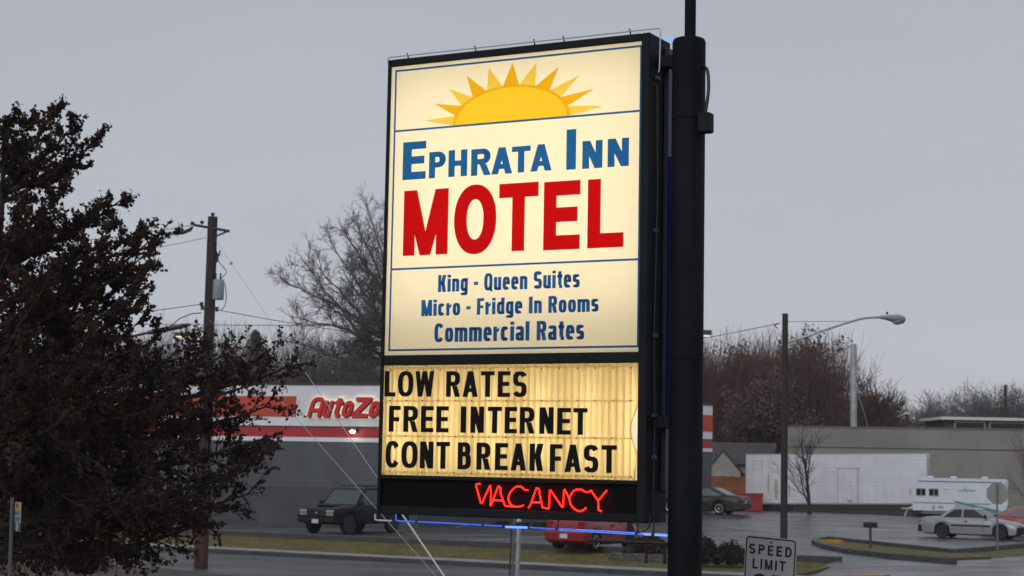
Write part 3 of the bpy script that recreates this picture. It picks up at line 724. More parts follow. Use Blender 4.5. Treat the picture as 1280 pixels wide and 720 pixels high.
# ================================================================== AUTO PARTS STORE
bA0, bA = Vector((-12.43, 80.8)), Vector((-3.87, 77.8))
fd = (bA - bA0).normalized(); bL = bA0 - fd * 26; bC = Vector((11.1, 97.2)); bD = bL + (bC - bA)
ZR = 6.62
store = thing('auto_parts_store', 'long grey auto parts store with white band, red stripes and red sign lettering', 'shop building', (bA.x, bA.y, 0))
def wl(p): return (p.x - bA.x, p.y - bA.y)
m_white = mat('painted_white', (.74, .75, .78), .6, 0, .06, .5, .1, 6)
m_orange = mat('painted_orange', (.50, .055, .022), .55, 0, .08, .6)
m_red = mat('painted_red', (.42, .018, .022), .5, 0, .08, .6)
def blockmat(name, c, k=.80, sc_=(1, 1)):
    m = mat(name, c, .7); t = m.node_tree; b = t.nodes['Principled BSDF']; co = t.nodes.new('ShaderNodeTexCoord'); sp = t.nodes.new('ShaderNodeSeparateXYZ'); cb = t.nodes.new('ShaderNodeCombineXYZ')
    t.links.new(co.outputs['Object'], sp.inputs[0]); t.links.new(sp.outputs['X'], cb.inputs[0]); t.links.new(sp.outputs['Z'], cb.inputs[1])
    br = t.nodes.new('ShaderNodeTexBrick'); t.links.new(cb.outputs[0], br.inputs[0]); br.inputs['Scale'].default_value = 1; br.inputs['Brick Width'].default_value = .40; br.inputs['Row Height'].default_value = .20; br.inputs['Mortar Size'].default_value = .012
    br.inputs['Color1'].default_value = (*c, 1); br.inputs['Color2'].default_value = (*[x * 1.10 for x in c], 1); br.inputs['Mortar'].default_value = (*[x * k for x in c], 1); br.inputs['Mortar Smooth'].default_value = .3
    n = t.nodes.new('ShaderNodeTexNoise'); n.inputs['Scale'].default_value = .45; n.inputs['Detail'].default_value = 6; mp = t.nodes.new('ShaderNodeMapping'); mp.inputs['Scale'].default_value = (1.6, 1.6, .35); t.links.new(co.outputs['Object'], mp.inputs[0]); t.links.new(mp.outputs[0], n.inputs[0])
    r = t.nodes.new('ShaderNodeMapRange'); r.inputs[1].default_value = .3; r.inputs[2].default_value = .7; r.inputs[3].default_value = .78; r.inputs[4].default_value = 1.12; t.links.new(n.outputs[0], r.inputs[0])
    v = t.nodes.new('ShaderNodeVectorMath'); v.operation = 'SCALE'; t.links.new(br.outputs[0], v.inputs[0]); t.links.new(r.outputs[0], v.inputs['Scale']); t.links.new(v.outputs[0], b.inputs['Base Color'])
    return m
m_grey = blockmat('painted_grey', (.080, .089, .097))
m_grey2 = blockmat('painted_dark_grey', (.062, .069, .076))
m_trim = mat('dark_trim', (.03, .032, .036), .5)
def wallband(mb, p, q_, z0, z1, prd, mi=0):
    d = (q_ - p).normalized(); n = Vector((d.y, -d.x)) * prd
    a, b = wl(p), wl(q_)
    mb.add([(a[0] + n.x, a[1] + n.y, z0), (b[0] + n.x, b[1] + n.y, z0), (b[0] + n.x, b[1] + n.y, z1), (a[0] + n.x, a[1] + n.y, z1),
            (a[0] - n.x * .5, a[1] - n.y * .5, z0), (b[0] - n.x * .5, b[1] - n.y * .5, z0), (b[0] - n.x * .5, b[1] - n.y * .5, z1), (a[0] - n.x * .5, a[1] - n.y * .5, z1)],
           [(0, 1, 2, 3), (0, 4, 5, 1), (3, 2, 6, 7), (0, 3, 7, 4), (1, 5, 6, 2)], mi)
mb = MB()
foot = [wl(bL), wl(bA), wl(bC), wl(bD)]
mb.prism(foot, 'z', -.3, ZR - .02, 0)
# lower dark courses as its own surface a little proud
mb.build('wall', m_grey, store)
mb = MB(); wallband(mb, bL, bA, -.2, 2.05, .02); wallband(mb, bA, bC, -.2, 2.05, .02)
mb.build('wall_base', m_grey2, store)
mb = MB()
for (z0, z1, k, pr_) in ((ZR - 1.86, ZR, 0, .03), (ZR - 1.92, ZR - 1.86, 3, .05), (ZR - 2.36, ZR - 1.92, 2, .03), (ZR - 2.55, ZR - 2.36, 0, .028)):
    wallband(mb, bL, bA, z0, z1, pr_, k); wallband(mb, bA, bC, z0, z1, pr_, k)
oA = bA0 + fd * 2.6
def alongwall(px):          # point of the front wall seen at picture column px
    r = ray(px, 500); t = None
    # solve bA0 + fd*s on the ray plane
    k = r.x / r.y; s = (k * bA0.y - bA0.x) / (fd.x - k * fd.y); return bA0 + fd * s
wallband(mb, bL, alongwall(371), ZR - 1.46, ZR - .53, .045, 1)
sd = (bC - bA).normalized()
wallband(mb, bA + sd * 10, bC, ZR - 1.46, ZR - .55, .045, 1)
mb.build('sign_band', [m_white, m_orange, m_red, m_trim], store)
mb = MB()
for (p, q_) in ((bL, bA), (bA, bC), (bC, bD), (bD, bL)):
    wallband(mb, p, q_, ZR - .03, ZR + .07, .07)
mb.build('parapet_cap', m_trim, store)
# lettering: red slanted letters with pale glowing outline
def wp(s0, z, d):           # point on front wall at distance s0 along it from column origin
    p = alongwall(386) + fd * s0; n = Vector((fd.y, -fd.x)); q_ = p + n * d; a = wl(q_); return (a[0], a[1], z)
sA = 0; az0 = (zat(400, 521.5, 79.6)); ah = .90
def wx(px): return (alongwall(px) - alongwall(386)).dot(fd)
outl, redp, blk = MB(), MB(), MB()
for ch, x0, x1, hk in (('A', 386.5, 403, 1), ('u', 404, 414.5, 1), ('t', 417, 426.5, 1), ('o', 428, 440.5, 1), ('Z', 441.5, 461, 1), ('o', 461.5, 474, 1), ('n', 475.5, 487, 1), ('e', 488.5, 500.5, 1)):
    s0, s1 = wx(x0), wx(x1); wd = (s1 - s0)
    pcs = glyph(ch, wd, ah * hk, (.26 if ch == 'Z' else .155 if ch in 'un' else .185), .18, 2.2, .82)
    if ch == 'A':
        r_ = wd / 2; pcs = [g_bar(0, 0, .17, ah * .7), g_bar(wd - .17, 0, wd, ah * .7), g_bar(.17, ah * .26, wd - .17, ah * .26 + .16)] + g_arc(wd / 2, ah * .68, wd / 2, ah * .32, .17, .17, 0, 180, 2.2)
    sh = lambda pc, ox=0, oy=0: [(s0 + x + y * .30 + ox, y + oy) for x, y in pc]
    for k in range(12):
        ox, oy = .058 * math.cos(k * R_(30)), .058 * math.sin(k * R_(30))
        put(outl, [sh(pc, ox, oy) for pc in pcs], lambda x, y, d: wp(x, az0 + y, .06 + d), .10, 0, .0004)
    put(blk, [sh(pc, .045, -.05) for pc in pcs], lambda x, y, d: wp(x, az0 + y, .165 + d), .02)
    put(redp, [sh(pc) for pc in pcs], lambda x, y, d: wp(x, az0 + y, .19 + d), .05)
outl.build('letter_outline', emit('letter_outline', (1, .90, .72), .34, (.7, .68, .6)), store)
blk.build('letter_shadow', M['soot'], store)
redp.build('store_lettering', emit('store_red', (.9, .01, .012), .13, (.42, .006, .009)), store)
# lit wall lamp
lp = wp(wx(444.5), zat(444.5, 538.5, 79.4), .16)
MB().bbox(lp[0] - .16, lp[0] + .16, lp[1] - .10, lp[1] + .12, lp[2] - .08, lp[2] + .12, .02).build('wall_lamp', m_trim, store)
MB().lathe([(.001, -.07), (.10, -.05), (.13, 0), (.10, .05), (.001, .07)], (lp[0] - .02, lp[1] - .14, lp[2] - .06), 'z', 12).build('lamp_lens', emit('lamp_lens', (1, .96, .86), 14), store, smooth=60)
# entrance glimpsed through the tree
e0 = alongwall(206); e1 = alongwall(226)
mb = MB(); wallband(mb, alongwall(196), alongwall(232), .4, 2.9, .05); mb.build('entrance', M['glass'], store)
mb = MB(); wallband(mb, e0, alongwall(213), .4, 3.0, .12); wallband(mb, alongwall(220), e1, .4, 3.0, .12); mb.build('entrance_pillar', mat('pillar', (.16, .16, .15), .7), store)

# ================================================================== VEGETATION
def unit(v): return v / max(1e-9, v.length)
def rvec():
    while True:
        p = Vector((random.uniform(-1, 1), random.uniform(-1, 1), random.uniform(-1, 1)))
        if .05 < p.length < 1: return unit(p)
def grow(mb, tips, p, d, ln, r, lev, maxl, P):
    """recursive limb: mb[lev>=P['split']] goes to the crown mesh, the rest to the trunk mesh"""
    ns = 4 if lev < maxl else 2
    pts, rad = [p], [r]; dd = d
    for i in range(ns):
        dd = unit(dd + rvec() * P['wig'] + Vector((0, 0, P['up'] if lev < maxl else P.get('uptip', P['up']))))
        pts.append(pts[-1] + dd * (ln / ns)); rad.append(r * (1 - (i + 1) / ns * P['taper']))
    mb[0 if lev < P['split'] else 1].tube(pts, rad, 6 if lev == 0 else (4 if lev < 2 else 3), 0, caps=False)
    if lev == maxl: tips.append((pts[-1], dd)); tips.append((pts[1], dd)); return
    nk = P['kids'][lev]
    for k in range(nk):
        f = lerp(P['from'] if lev else P['from0'], 1, (k + random.random()) / nk); x = f * ns; i = min(ns - 1, int(x)); q_ = pts[i].lerp(pts[i + 1], x - i); rr = lerp(rad[i], rad[i + 1], x - i)
        axis = unit(pts[i + 1] - pts[i]); side = unit(axis.cross(rvec())); sp = R_(random.uniform(*P['spread']))
        nd = unit(axis * math.cos(sp) + side * math.sin(sp))
        l2 = ln * random.uniform(*P['len']) * (1.1 - .45 * f if lev == 0 else 1)
        grow(mb, tips, q_, nd, l2, max(P['rmin'], rr * P['rk']), lev + 1, maxl, P)
    if lev > 0 or P.get('lead', 1): grow(mb, tips, pts[-1], dd, ln * .6, max(P['rmin'], rad[-1]), lev + 1, maxl, P)
def bare_tree(px, Y, pyt, z0, label, m_, P, group=None, leaf=None, name='bare_tree', maxl=4, seed=1):
    random.seed(seed)
    base = at(px, 500, Y); ht = zat(px, pyt, Y) - z0
    t = thing(name, label, 'tree', (base.x, base.y, z0), 0, group)
    m2 = [MB(), MB()]; tips = []
    grow(m2, tips, Vector((0, 0, -.1)), Vector((0, 0, 1)), ht * P['trunk'], ht * P['r'], 0, maxl, P)
    # scale to the wanted height
    zz = max(q_[2] for q_ in m2[1].v); k = ht / zz
    for b in m2: b.v = [(x * k * P.get('wide', 1), y * k * P.get('wide', 1), z * k) for x, y, z in b.v]
    m2[0].build('trunk', m_, t); 
    if leaf:
        lm, sz, n_, dens = leaf; lb = MB()
        for q_, d in tips:
            if random.random() > dens: continue
            q_ = Vector((q_.x * P.get('wide', 1), q_.y * P.get('wide', 1), q_.z)) * k
            for j in range(n_):
                leafcard(lb, q_ + rvec() * sz * 2.2 * random.random(), sz * random.uniform(.6, 1.2))
        c = m2[1].build('crown', m_, t); lb.build('leaf_cluster', lm, c)
    else: m2[1].build('crown', m_, t)
    return t
def leafcard(lb, p, s):
    a = rvec(); b = unit(a.cross(rvec())); c = a.cross(b)
    lb.add([p - a * s * .5, p - a * s * .1 + b * s * .40 + c * s * .12, p + a * s * .5, p - a * s * .1 - b * s * .40 + c * s * .12], [(0, 1, 2), (0, 2, 3)])

BIG = dict(wig=.22, up=.05, uptip=.0, taper=.55, kids=[5, 5, 5, 5, 3], spread=(25, 62), len=(.55, .85), rk=.6, rmin=.010, trunk=.34, r=.022, split=3, wide=1.15)
BIG['from'] = .25; BIG['from0'] = .45
UPR = dict(wig=.12, up=.10, uptip=.08, taper=.6, kids=[9, 5, 4, 3], spread=(18, 42), len=(.5, .8), rk=.5, rmin=.009, trunk=.45, r=.012, split=1, wide=.9)
UPR['from'] = .2; UPR['from0'] = .12
RED = dict(wig=.16, up=.08, uptip=.05, taper=.6, kids=[13, 7, 5, 4], spread=(18, 48), len=(.5, .8), rk=.5, rmin=.018, trunk=.42, r=.016, split=1, wide=1.1)
RED['from'] = .2; RED['from0'] = .2
FAR = dict(wig=.18, up=.06, uptip=.03, taper=.6, kids=[15, 10, 6, 4], spread=(25, 60), len=(.5, .8), rk=.5, rmin=.022, trunk=.38, r=.016, split=1, wide=1.5)
FAR['from'] = .2; FAR['from0'] = .25
GZ = .8
def spread_tree(px, Y, z0, fork, targets, label, m_, seed):
    random.seed(seed); b = at(px, 500, Y); B_ = Vector((b.x, b.y, z0)); t = thing('bare_tree', label, 'tree', tuple(B_)); tk, tw = MB(), MB()
    fz = zat(px, fork, Y) - z0; tk.tube([(0, 0, -.2), (.05, 0, fz * .5), (0, .1, fz), (.1, .1, fz * 1.5)], [.50, .40, .30, .14], 10, caps=False)
    def twig(p, d, ln, r, lev):
        ns = 4 if lev < 2 else 3; pts = [p]; rad = [r]; dd = d
        for i in range(ns): dd = unit(dd + rvec() * .24 + Vector((0, 0, .05))); pts.append(pts[-1] + dd * ln / ns); rad.append(max(.010, r * (1 - .7 * (i + 1) / ns)))
        (tk if lev == 0 else tw).tube(pts, rad, 4 if lev == 0 else 3, caps=False)
        if lev >= 3: return
        for k in range((8, 7, 5)[lev]):
            f = random.uniform(.12, 1) * ns; i = min(ns - 1, int(f)); ax = unit(pts[i + 1] - pts[i]); sd_ = unit(ax.cross(rvec())); sp = R_(random.uniform(22, 58))
            twig(pts[i].lerp(pts[i + 1], f - i), unit(ax * math.cos(sp) + sd_ * math.sin(sp)), ln * random.uniform(.42, .68), max(.012, rad[i] * .55), lev + 1)
    for (tx, ty, do) in targets:
        e_ = at(tx, ty, Y + do) - B_; a = Vector((0, .1, fz * random.uniform(.75, 1.45))); L_ = (e_ - a).length; n = 8
        mid = a.lerp(e_, .5) + Vector((0, 0, L_ * (.10 if e_.z - a.z < L_ * .5 else -.02))) + rvec() * L_ * .06; pts = []
        for i in range(n + 1): q = i / n; pts.append(a * (1 - q) ** 2 + mid * 2 * q * (1 - q) + e_ * q * q + rvec() * .16 * (0 < i < n))
        tk.tube(pts, [.135 * (1 - .9 * i / n) + .012 for i in range(n + 1)], 6, caps=False)
        for i in range(2, n + 1):
            for k in range(2):
                ax = unit(pts[i] - pts[i - 1]); sd_ = unit(ax.cross(rvec())); sp = R_(random.uniform(20, 60))
                twig(pts[i - 1].lerp(pts[i], random.random()), unit(ax * math.cos(sp) + sd_ * math.sin(sp)), L_ * random.uniform(.16, .26) * (1.2 - .5 * i / n), .035, 1)
        twig(pts[-1], unit(pts[-1] - pts[-2]), L_ * .12, .02, 2)
    tk.build('trunk', m_, t); tw.build('crown', m_, t); return t
spread_tree(505, 112, GZ, 470, [(352, 352, 0), (362, 395, 1), (378, 325, -2), (396, 330, 3), (412, 300, 0), (430, 288, -2), (446, 272, 1), (462, 268, -1), (480, 268, 2), (505, 262, 0), (540, 268, -2), (575, 285, 1), (610, 310, 0), (640, 345, 2), (655, 390, -1), (650, 430, 1),
    (372, 430, 2), (395, 450, -3), (430, 440, 3), (400, 380, -5), (430, 340, 5), (455, 320, -5), (470, 370, 6), (500, 310, 6), (540, 330, -6), (590, 370, 5), (440, 400, -6), (600, 430, -3)],
    'huge bare spreading tree with fine twigs rising behind the motel sign', M['bark_grey'], 5)
# reddish trees right of the pole
bare_tree(938, 150, 430, GZ, 'broad russet tree with upright twigs directly left of the street lamp pole', M['bark_red'], RED, leaf=(M['leaf_red'], .30, 3, .8), name='russet_tree', seed=11)
bare_tree(1018, 146, 404, GZ, 'tallest russet tree with leafy twig tips between street lamp pole and chimney', M['bark_red'], RED, leaf=(M['leaf_red'], .30, 3, .8), name='russet_tree', seed=12)
bare_tree(884, 160, 416, GZ, 'pale golden leafed tree top showing beside the black sign pole', M['bark_red'], RED, leaf=(M['leaf_gold'], .22, 2, .5), name='golden_tree', seed=13)
bare_tree(975, 138, 455, GZ, 'lower russet tree standing in front of the taller russet trees, behind the lamp pole', M['bark_red'], RED, leaf=(M['leaf_red'], .30, 3, .7), name='russet_tree', seed=17)
bare_tree(1090, 140, 450, GZ, 'small bare reddish tree fanning out directly right of the grey chimney', M['bark_red'], dict(RED, rmin=.02, wide=1.3, kids=[16, 9, 6, 4]), name='bare_tree', seed=14)
for i, (px, pt, Y) in enumerate([(1150, 484, 230), (1196, 468, 250), (1228, 466, 240), (1262, 478, 235), (1290, 482, 250)]):
    bare_tree(px, Y, pt, GZ, ['thin pale bare tree beyond the flat roof, nearest the chimney', 'wide grey bare tree beyond the left end of the white roof slab', 'tallest grey bare tree beyond the middle of the white roof slab',
              'grey bare tree behind the far utility pole at the right', 'grey bare tree cut off by the right picture edge'][i], M['bark_far_haze'], FAR, group='far bare trees beyond the roofs', name='bare_tree', seed=30 + i)
# young tree in front of the white trailer
YG = dict(wig=.10, up=.05, uptip=.05, taper=.6, kids=[11, 4, 3], spread=(22, 50), len=(.42, .62), rk=.5, rmin=.010, trunk=.62, r=.012, split=1, wide=.95)
YG['from'] = .25; YG['from0'] = .22
bare_tree(1012, 95, 497, .78, 'young bare tree with many thin rising branches before the white trailer', mat('bark_young', (.035, .028, .026), .95), dict(YG, wide=1.4, r=.019, rmin=.013, spread=(20, 42), from0=.2, len=(.42, .66)), maxl=3, seed=44, name='young_tree')
bare_tree(1286, 104, 500, .8, 'bare red twigged tree cut off by the right edge before the concrete wall', M['bark_red'], YG, maxl=3, seed=47, name='young_tree')
# upright brush behind the store, left: trees
for i, (px, pt, Y) in enumerate([(172, 405, 128), (205, 382, 130), (236, 398, 126), (276, 400, 132), (300, 420, 126), (345, 428, 128), (385, 432, 126), (430, 430, 130), (130, 400, 130), (80, 410, 130), (30, 400, 128)]):
    bare_tree(px, Y, pt, GZ, 'upright bare brushy tree in the row behind the auto parts store roof', M['bark_grey'], UPR, group='brushy trees behind the store', name='bare_tree', seed=60 + i)
def conifer(px, Y, pyt, wpx, z0, label, seed):
    random.seed(seed); b = at(px, 500, Y); ht = zat(px, pyt, Y) - z0; R = wpx / FPX * Y / 2
    t = thing('conifer', label, 'tree', (b.x, b.y, z0))
    MB().tube([(0, 0, -.1), (0, 0, ht * .95)], [.22, .03], 8).build('trunk', M['bark'], t)
    lb = MB()
    for i in range(16000):
        f = random.random() ** .6; h = ht * (1 - f * .93); a = random.uniform(0, 6.283); r = R * f ** .8 * math.sqrt(random.random()) * (1 + .12 * math.sin(h * 5 + a * 3)) ** 1
        s_ = random.uniform(.25, .5); p = Vector((r * math.cos(a), r * math.sin(a), h)); o_ = Vector((math.cos(a), math.sin(a), -.35))
        sd_ = Vector((-math.sin(a), math.cos(a), random.uniform(-.3, .3))) * s_ * .3
        lb.add([p - sd_, p + sd_, p + o_ * s_], [(0, 1, 2)])
    lb.build('crown', M['conifer'], t)
conifer(317, 150, 411, 120, GZ, 'dark cone shaped evergreen behind the store roof beside the utility pole', 3)
conifer(452, 150, 405, 130, GZ, 'dark evergreen behind the huge bare tree next to the motel sign', 4)

# the wood behind reads as one brown mass of twigs
def wood(xr, Yr, n, hr_, m_, label, seed):
    random.seed(seed); b = MB()
    for i in range(n):
        Y = random.uniform(*Yr); x = random.uniform(*xr); h = random.uniform(*hr_) ; z0 = GZ
        for k in range(26):
            a = random.uniform(0, 6.283); lean = random.uniform(.02, .30); st_ = random.uniform(0, .55) * h
            p = Vector((x + random.gauss(0, .5), Y + random.gauss(0, .5), z0 + st_)); l = (h - st_) * random.uniform(.5, 1)
            q = p + Vector((math.cos(a) * lean * l * .5, math.sin(a) * lean * l * .5, l * .55)); e_ = q + Vector((math.cos(a + .5) * lean * l * .6, math.sin(a + .5) * lean * l * .6, l * .45))
            b.tube([p, q, e_], [.035, .02, .008], 3, caps=False)
            for j in range(2):
                f = q.lerp(e_, random.random() * .7); aa = random.uniform(0, 6.283); b.tube([f, f + Vector((math.cos(aa) * l * .12, math.sin(aa) * l * .12, l * .2))], [.012, .007], 3, caps=False)
    o = b.build('woodland', m_); o['kind'] = 'stuff'; o['label'] = label; o['category'] = 'woodland'; return o
wood((-48, -6), (122, 152), 330, (8.4, 12.9), M['bark_grey'], 'grey brown mass of bare trees behind the auto parts store roof', 81)
wood((14, 27.6), (142, 160), 270, (9.5, 14.4), M['bark_red'], 'reddish brown mass of bare trees behind the gabled house and concrete building', 82)
wood((56, 92), (230, 270), 170, (6, 11.5), M['bark_far_haze'], 'pale far mass of bare trees beyond the concrete building', 83)
# dark leafy tree at the left, close by
random.seed(21)
TD = 30.0
tb = at(-18, 600, TD); tree = thing('leafy_tree', 'large dark tree with dry brown leaves filling the left side', 'tree', (tb.x, tb.y, 0))
def loc(p): return p - Vector((tb.x, tb.y, 0))
trk, twg, lv = MB(), MB(), MB()
HT = zat(-10, 175, TD)
tp = [Vector((math.sin(i * .9) * .05, math.cos(i * 1.3) * .05, HT * i / 10 - .1 * (i == 0))) for i in range(11)]
trk.tube(tp, [.22 * (1 - .088 * i) for i in range(11)], 9)
def ontrunk(z):
    f = max(0, min(9.999, z / HT * 10)); i = int(f); return tp[i].lerp(tp[i + 1], f - i)
def leafy(p, d, ln, r, dens, lev=0, droop=.0):
    ns = 5; pts = [p]; rad = [r]; dd = d
    for i in range(ns):
        dd = unit(dd + rvec() * .20 + Vector((0, 0, .07 - droop))); pts.append(pts[-1] + dd * ln / ns); rad.append(max(.004, r * (1 - .8 * (i + 1) / ns)))
    twg.tube(pts, rad, 4 if lev == 0 else 3, caps=False)
    if lev < 1:
        nk = int(4 + ln * 5)
        for k in range(nk):
            f = random.uniform(.12, 1) * ns; i = min(ns - 1, int(f)); q_ = pts[i].lerp(pts[i + 1], f - i); ax = unit(pts[i + 1] - pts[i])
            sd_ = unit(ax.cross(rvec())); sp = R_(random.uniform(25, 60)); leafy(q_, unit(ax * math.cos(sp) + sd_ * math.sin(sp)), ln * random.uniform(.25, .5), .009, dens, lev + 1, droop)
    n = int(ln * dens * (1 if lev else .7))
    for k in range(n):
        f = random.uniform(.05 if lev else .3, 1) * ns; i = min(ns - 1, int(f)); q_ = pts[i].lerp(pts[i + 1], f - i) + rvec() * random.uniform(.01, .06)
        leafcard(lv, q_ + Vector((0, 0, -.02)), random.uniform(.052, .088))
def limb(target, za, r=.05, droop=.0, dens=30, curve=.25):
    a = ontrunk(za); b = target; n = 8; L_ = (b - a).length
    mid = a.lerp(b, .5) + Vector((0, 0, L_ * curve * (.5 if b.z > a.z else .35)))
    if b.z > a.z + .3: mid = a.lerp(b, .5) + (Vector((b.x - a.x, b.y - a.y, 0)) * .14) - Vector((0, 0, L_ * .03))
    pts = []
    for i in range(n + 1):
        t = i / n; pts.append(a * (1 - t) ** 2 + mid * 2 * t * (1 - t) + b * t * t + rvec() * .04 * (0 < i < n))
    trk.tube(pts, [max(.008, r * (1 - .85 * i / n)) for i in range(n + 1)], 5, caps=False)
    for i in range(1, n + 1):
        ax = unit(pts[i] - pts[i - 1]); f = i / n
        for k in range(3 if i > 2 else 2):
            sd_ = unit(ax.cross(rvec())); sp = R_(random.uniform(20, 62)); ln = L_ * random.uniform(.16, .30) * (1.25 - .75 * f)
            leafy(pts[i - 1].lerp(pts[i], random.random()), unit(ax * math.cos(sp) + sd_ * math.sin(sp)), max(.28, min(1.35, ln)), .016, dens, 0, droop)
    leafy(pts[-1], unit(pts[-1] - pts[-2]), .32, .010, dens * .9, 1, droop)
outer = [(12, 150, 0), (36, 150, .4), (76, 138, 0), (102, 158, -.5), (134, 172, 0), (100, 205, .8), (88, 235, -.9), (135, 262, 0), (162, 250, .2), (150, 285, -.8), (180, 288, .9), (210, 290, 0), (196, 312, -.3), (188, 338, .5), (172, 362, -.6), (188, 372, .3),
         (186, 398, 0), (200, 424, .2), (172, 440, -.8), (235, 448, .5), (268, 432, 0), (300, 440, -.2), (338, 448, .2), (366, 460, 0), (330, 480, -.6), (342, 508, .3), (352, 544, 0), (315, 555, .4), (318, 588, -.2), (318, 618, .3), (285, 606, -.8),
         (262, 626, .4), (274, 655, 0), (228, 640, -.6), (268, 512, 1.2), (225, 500, -1.4), (190, 560, 1.4), (200, 610, -1.6), (150, 480, -2.0), (120, 420, -2.2), (90, 520, -2.4), (60, 340, -2.0), (30, 260, -1.6), (40, 430, -2.6), (20, 560, -2.6), (130, 350, 1.8), (60, 280, 1.5), (100, 470, 2.4), (160, 530, 2.2), (40, 500, 2.6)]
for (px, py, do) in outer:
    px -= 9 if px > 60 else 0; b = loc(at(px, py, TD + do)); dist = math.hypot(b.x, b.y)
    za = max(1.5, min(HT * .93, b.z - dist * (.62 if py < 440 else .22)))
    limb(b, za, .03 + .012 * dist, .0 if py < 440 else .05, dens=(64 if py < 425 else 50 if px < 190 else 28))
for (px, py, do) in [(224, 688, .2), (190, 668, -.6), (150, 664, .5), (205, 655, .6), (110, 640, -1.6), (60, 655, 1.4), (165, 625, -1.5), (95, 600, 1.5), (130, 585, -2.2), (30, 620, 2.0), (240, 575, -1.2), (215, 545, 1.2)]:
    b = loc(at(px, py, TD + do)); limb(b, max(2.0, b.z + .7), .045, .10, dens=17, curve=.3)
for i in range(46):      # the side away from the picture and the back of the crown
    f = random.random(); a = random.uniform(R_(20), R_(330)); z = lerp(1.8, HT * .95, f); rr = lerp(4.6, .8, max(0, (f - .2) / .8))
    if math.cos(a) > .55 or math.sin(a) < -.75: continue
    b = Vector((math.cos(a) * rr, math.sin(a) * rr, z)); limb(b, max(1.5, z - rr * .5), .05, 0, dens=13)
trk.build('trunk', M['bark_dark'], tree); cr = twg.build('crown', M['bark_dark'], tree); lv.build('leaf_cluster', M['leaf'], cr)
print('leaves', len(lv.f))
# bushes
def bush(px, py, wpx, hpx, z, label, m_, seed, n=2600):
    random.seed(seed); p = onz(px, py, z); R = wpx / FPX * p.y / 2; h = hpx / FPX * p.y
    t = thing('bush', label, 'bush', (p.x, p.y, z)); st, lf = MB(), MB()
    for i in range(90):
        a = random.uniform(0, 6.283); r = R * random.uniform(.2, 1); e = Vector((r * math.cos(a), r * math.sin(a), h * random.uniform(.55, 1.05) * (1 - .45 * (r / R) ** 2)))
        s0 = e * .15; s0.z = 0; mid = s0.lerp(e, .5) + Vector((0, 0, h * .12)) + rvec() * .05
        st.tube([s0, mid, e], [.014, .009, .004], 3, caps=False)
    for i in range(n):
        a = random.uniform(0, 6.283); r = R * math.sqrt(random.random()); zt = h * (1 - .5 * (r / R) ** 2) * (1 + .13 * math.sin(a * 5 + r * 9) + .1 * math.sin(a * 11)); zz = zt * random.random() ** .55
        leafcard(lf, Vector((r * math.cos(a), r * math.sin(a), zz)), random.uniform(.05, .11))
    st.build('stems', M['bark'], t); lf.build('foliage', m_, t)
bush(812, 692, 48, 22, .33, 'low reddish brown bush left of the sign pole on gravel', M['bush_red'], 1)
bush(878, 705, 40, 34, .28, 'dark rounded bush touching the right side of the sign pole', M['bush'], 2)
bush(913, 706, 44, 27, .28, 'dark bushy shrub behind the speed limit sign', M['bush'], 3)
bush(105, 716, 60, 30, .12, 'dry brown weed clump on the dirt verge under the leafy tree', M['bush_red'], 5, 1200)
bush(60, 706, 44, 24, .12, 'dry weed clump beside the bus stop post', M['bush'], 6, 1000)

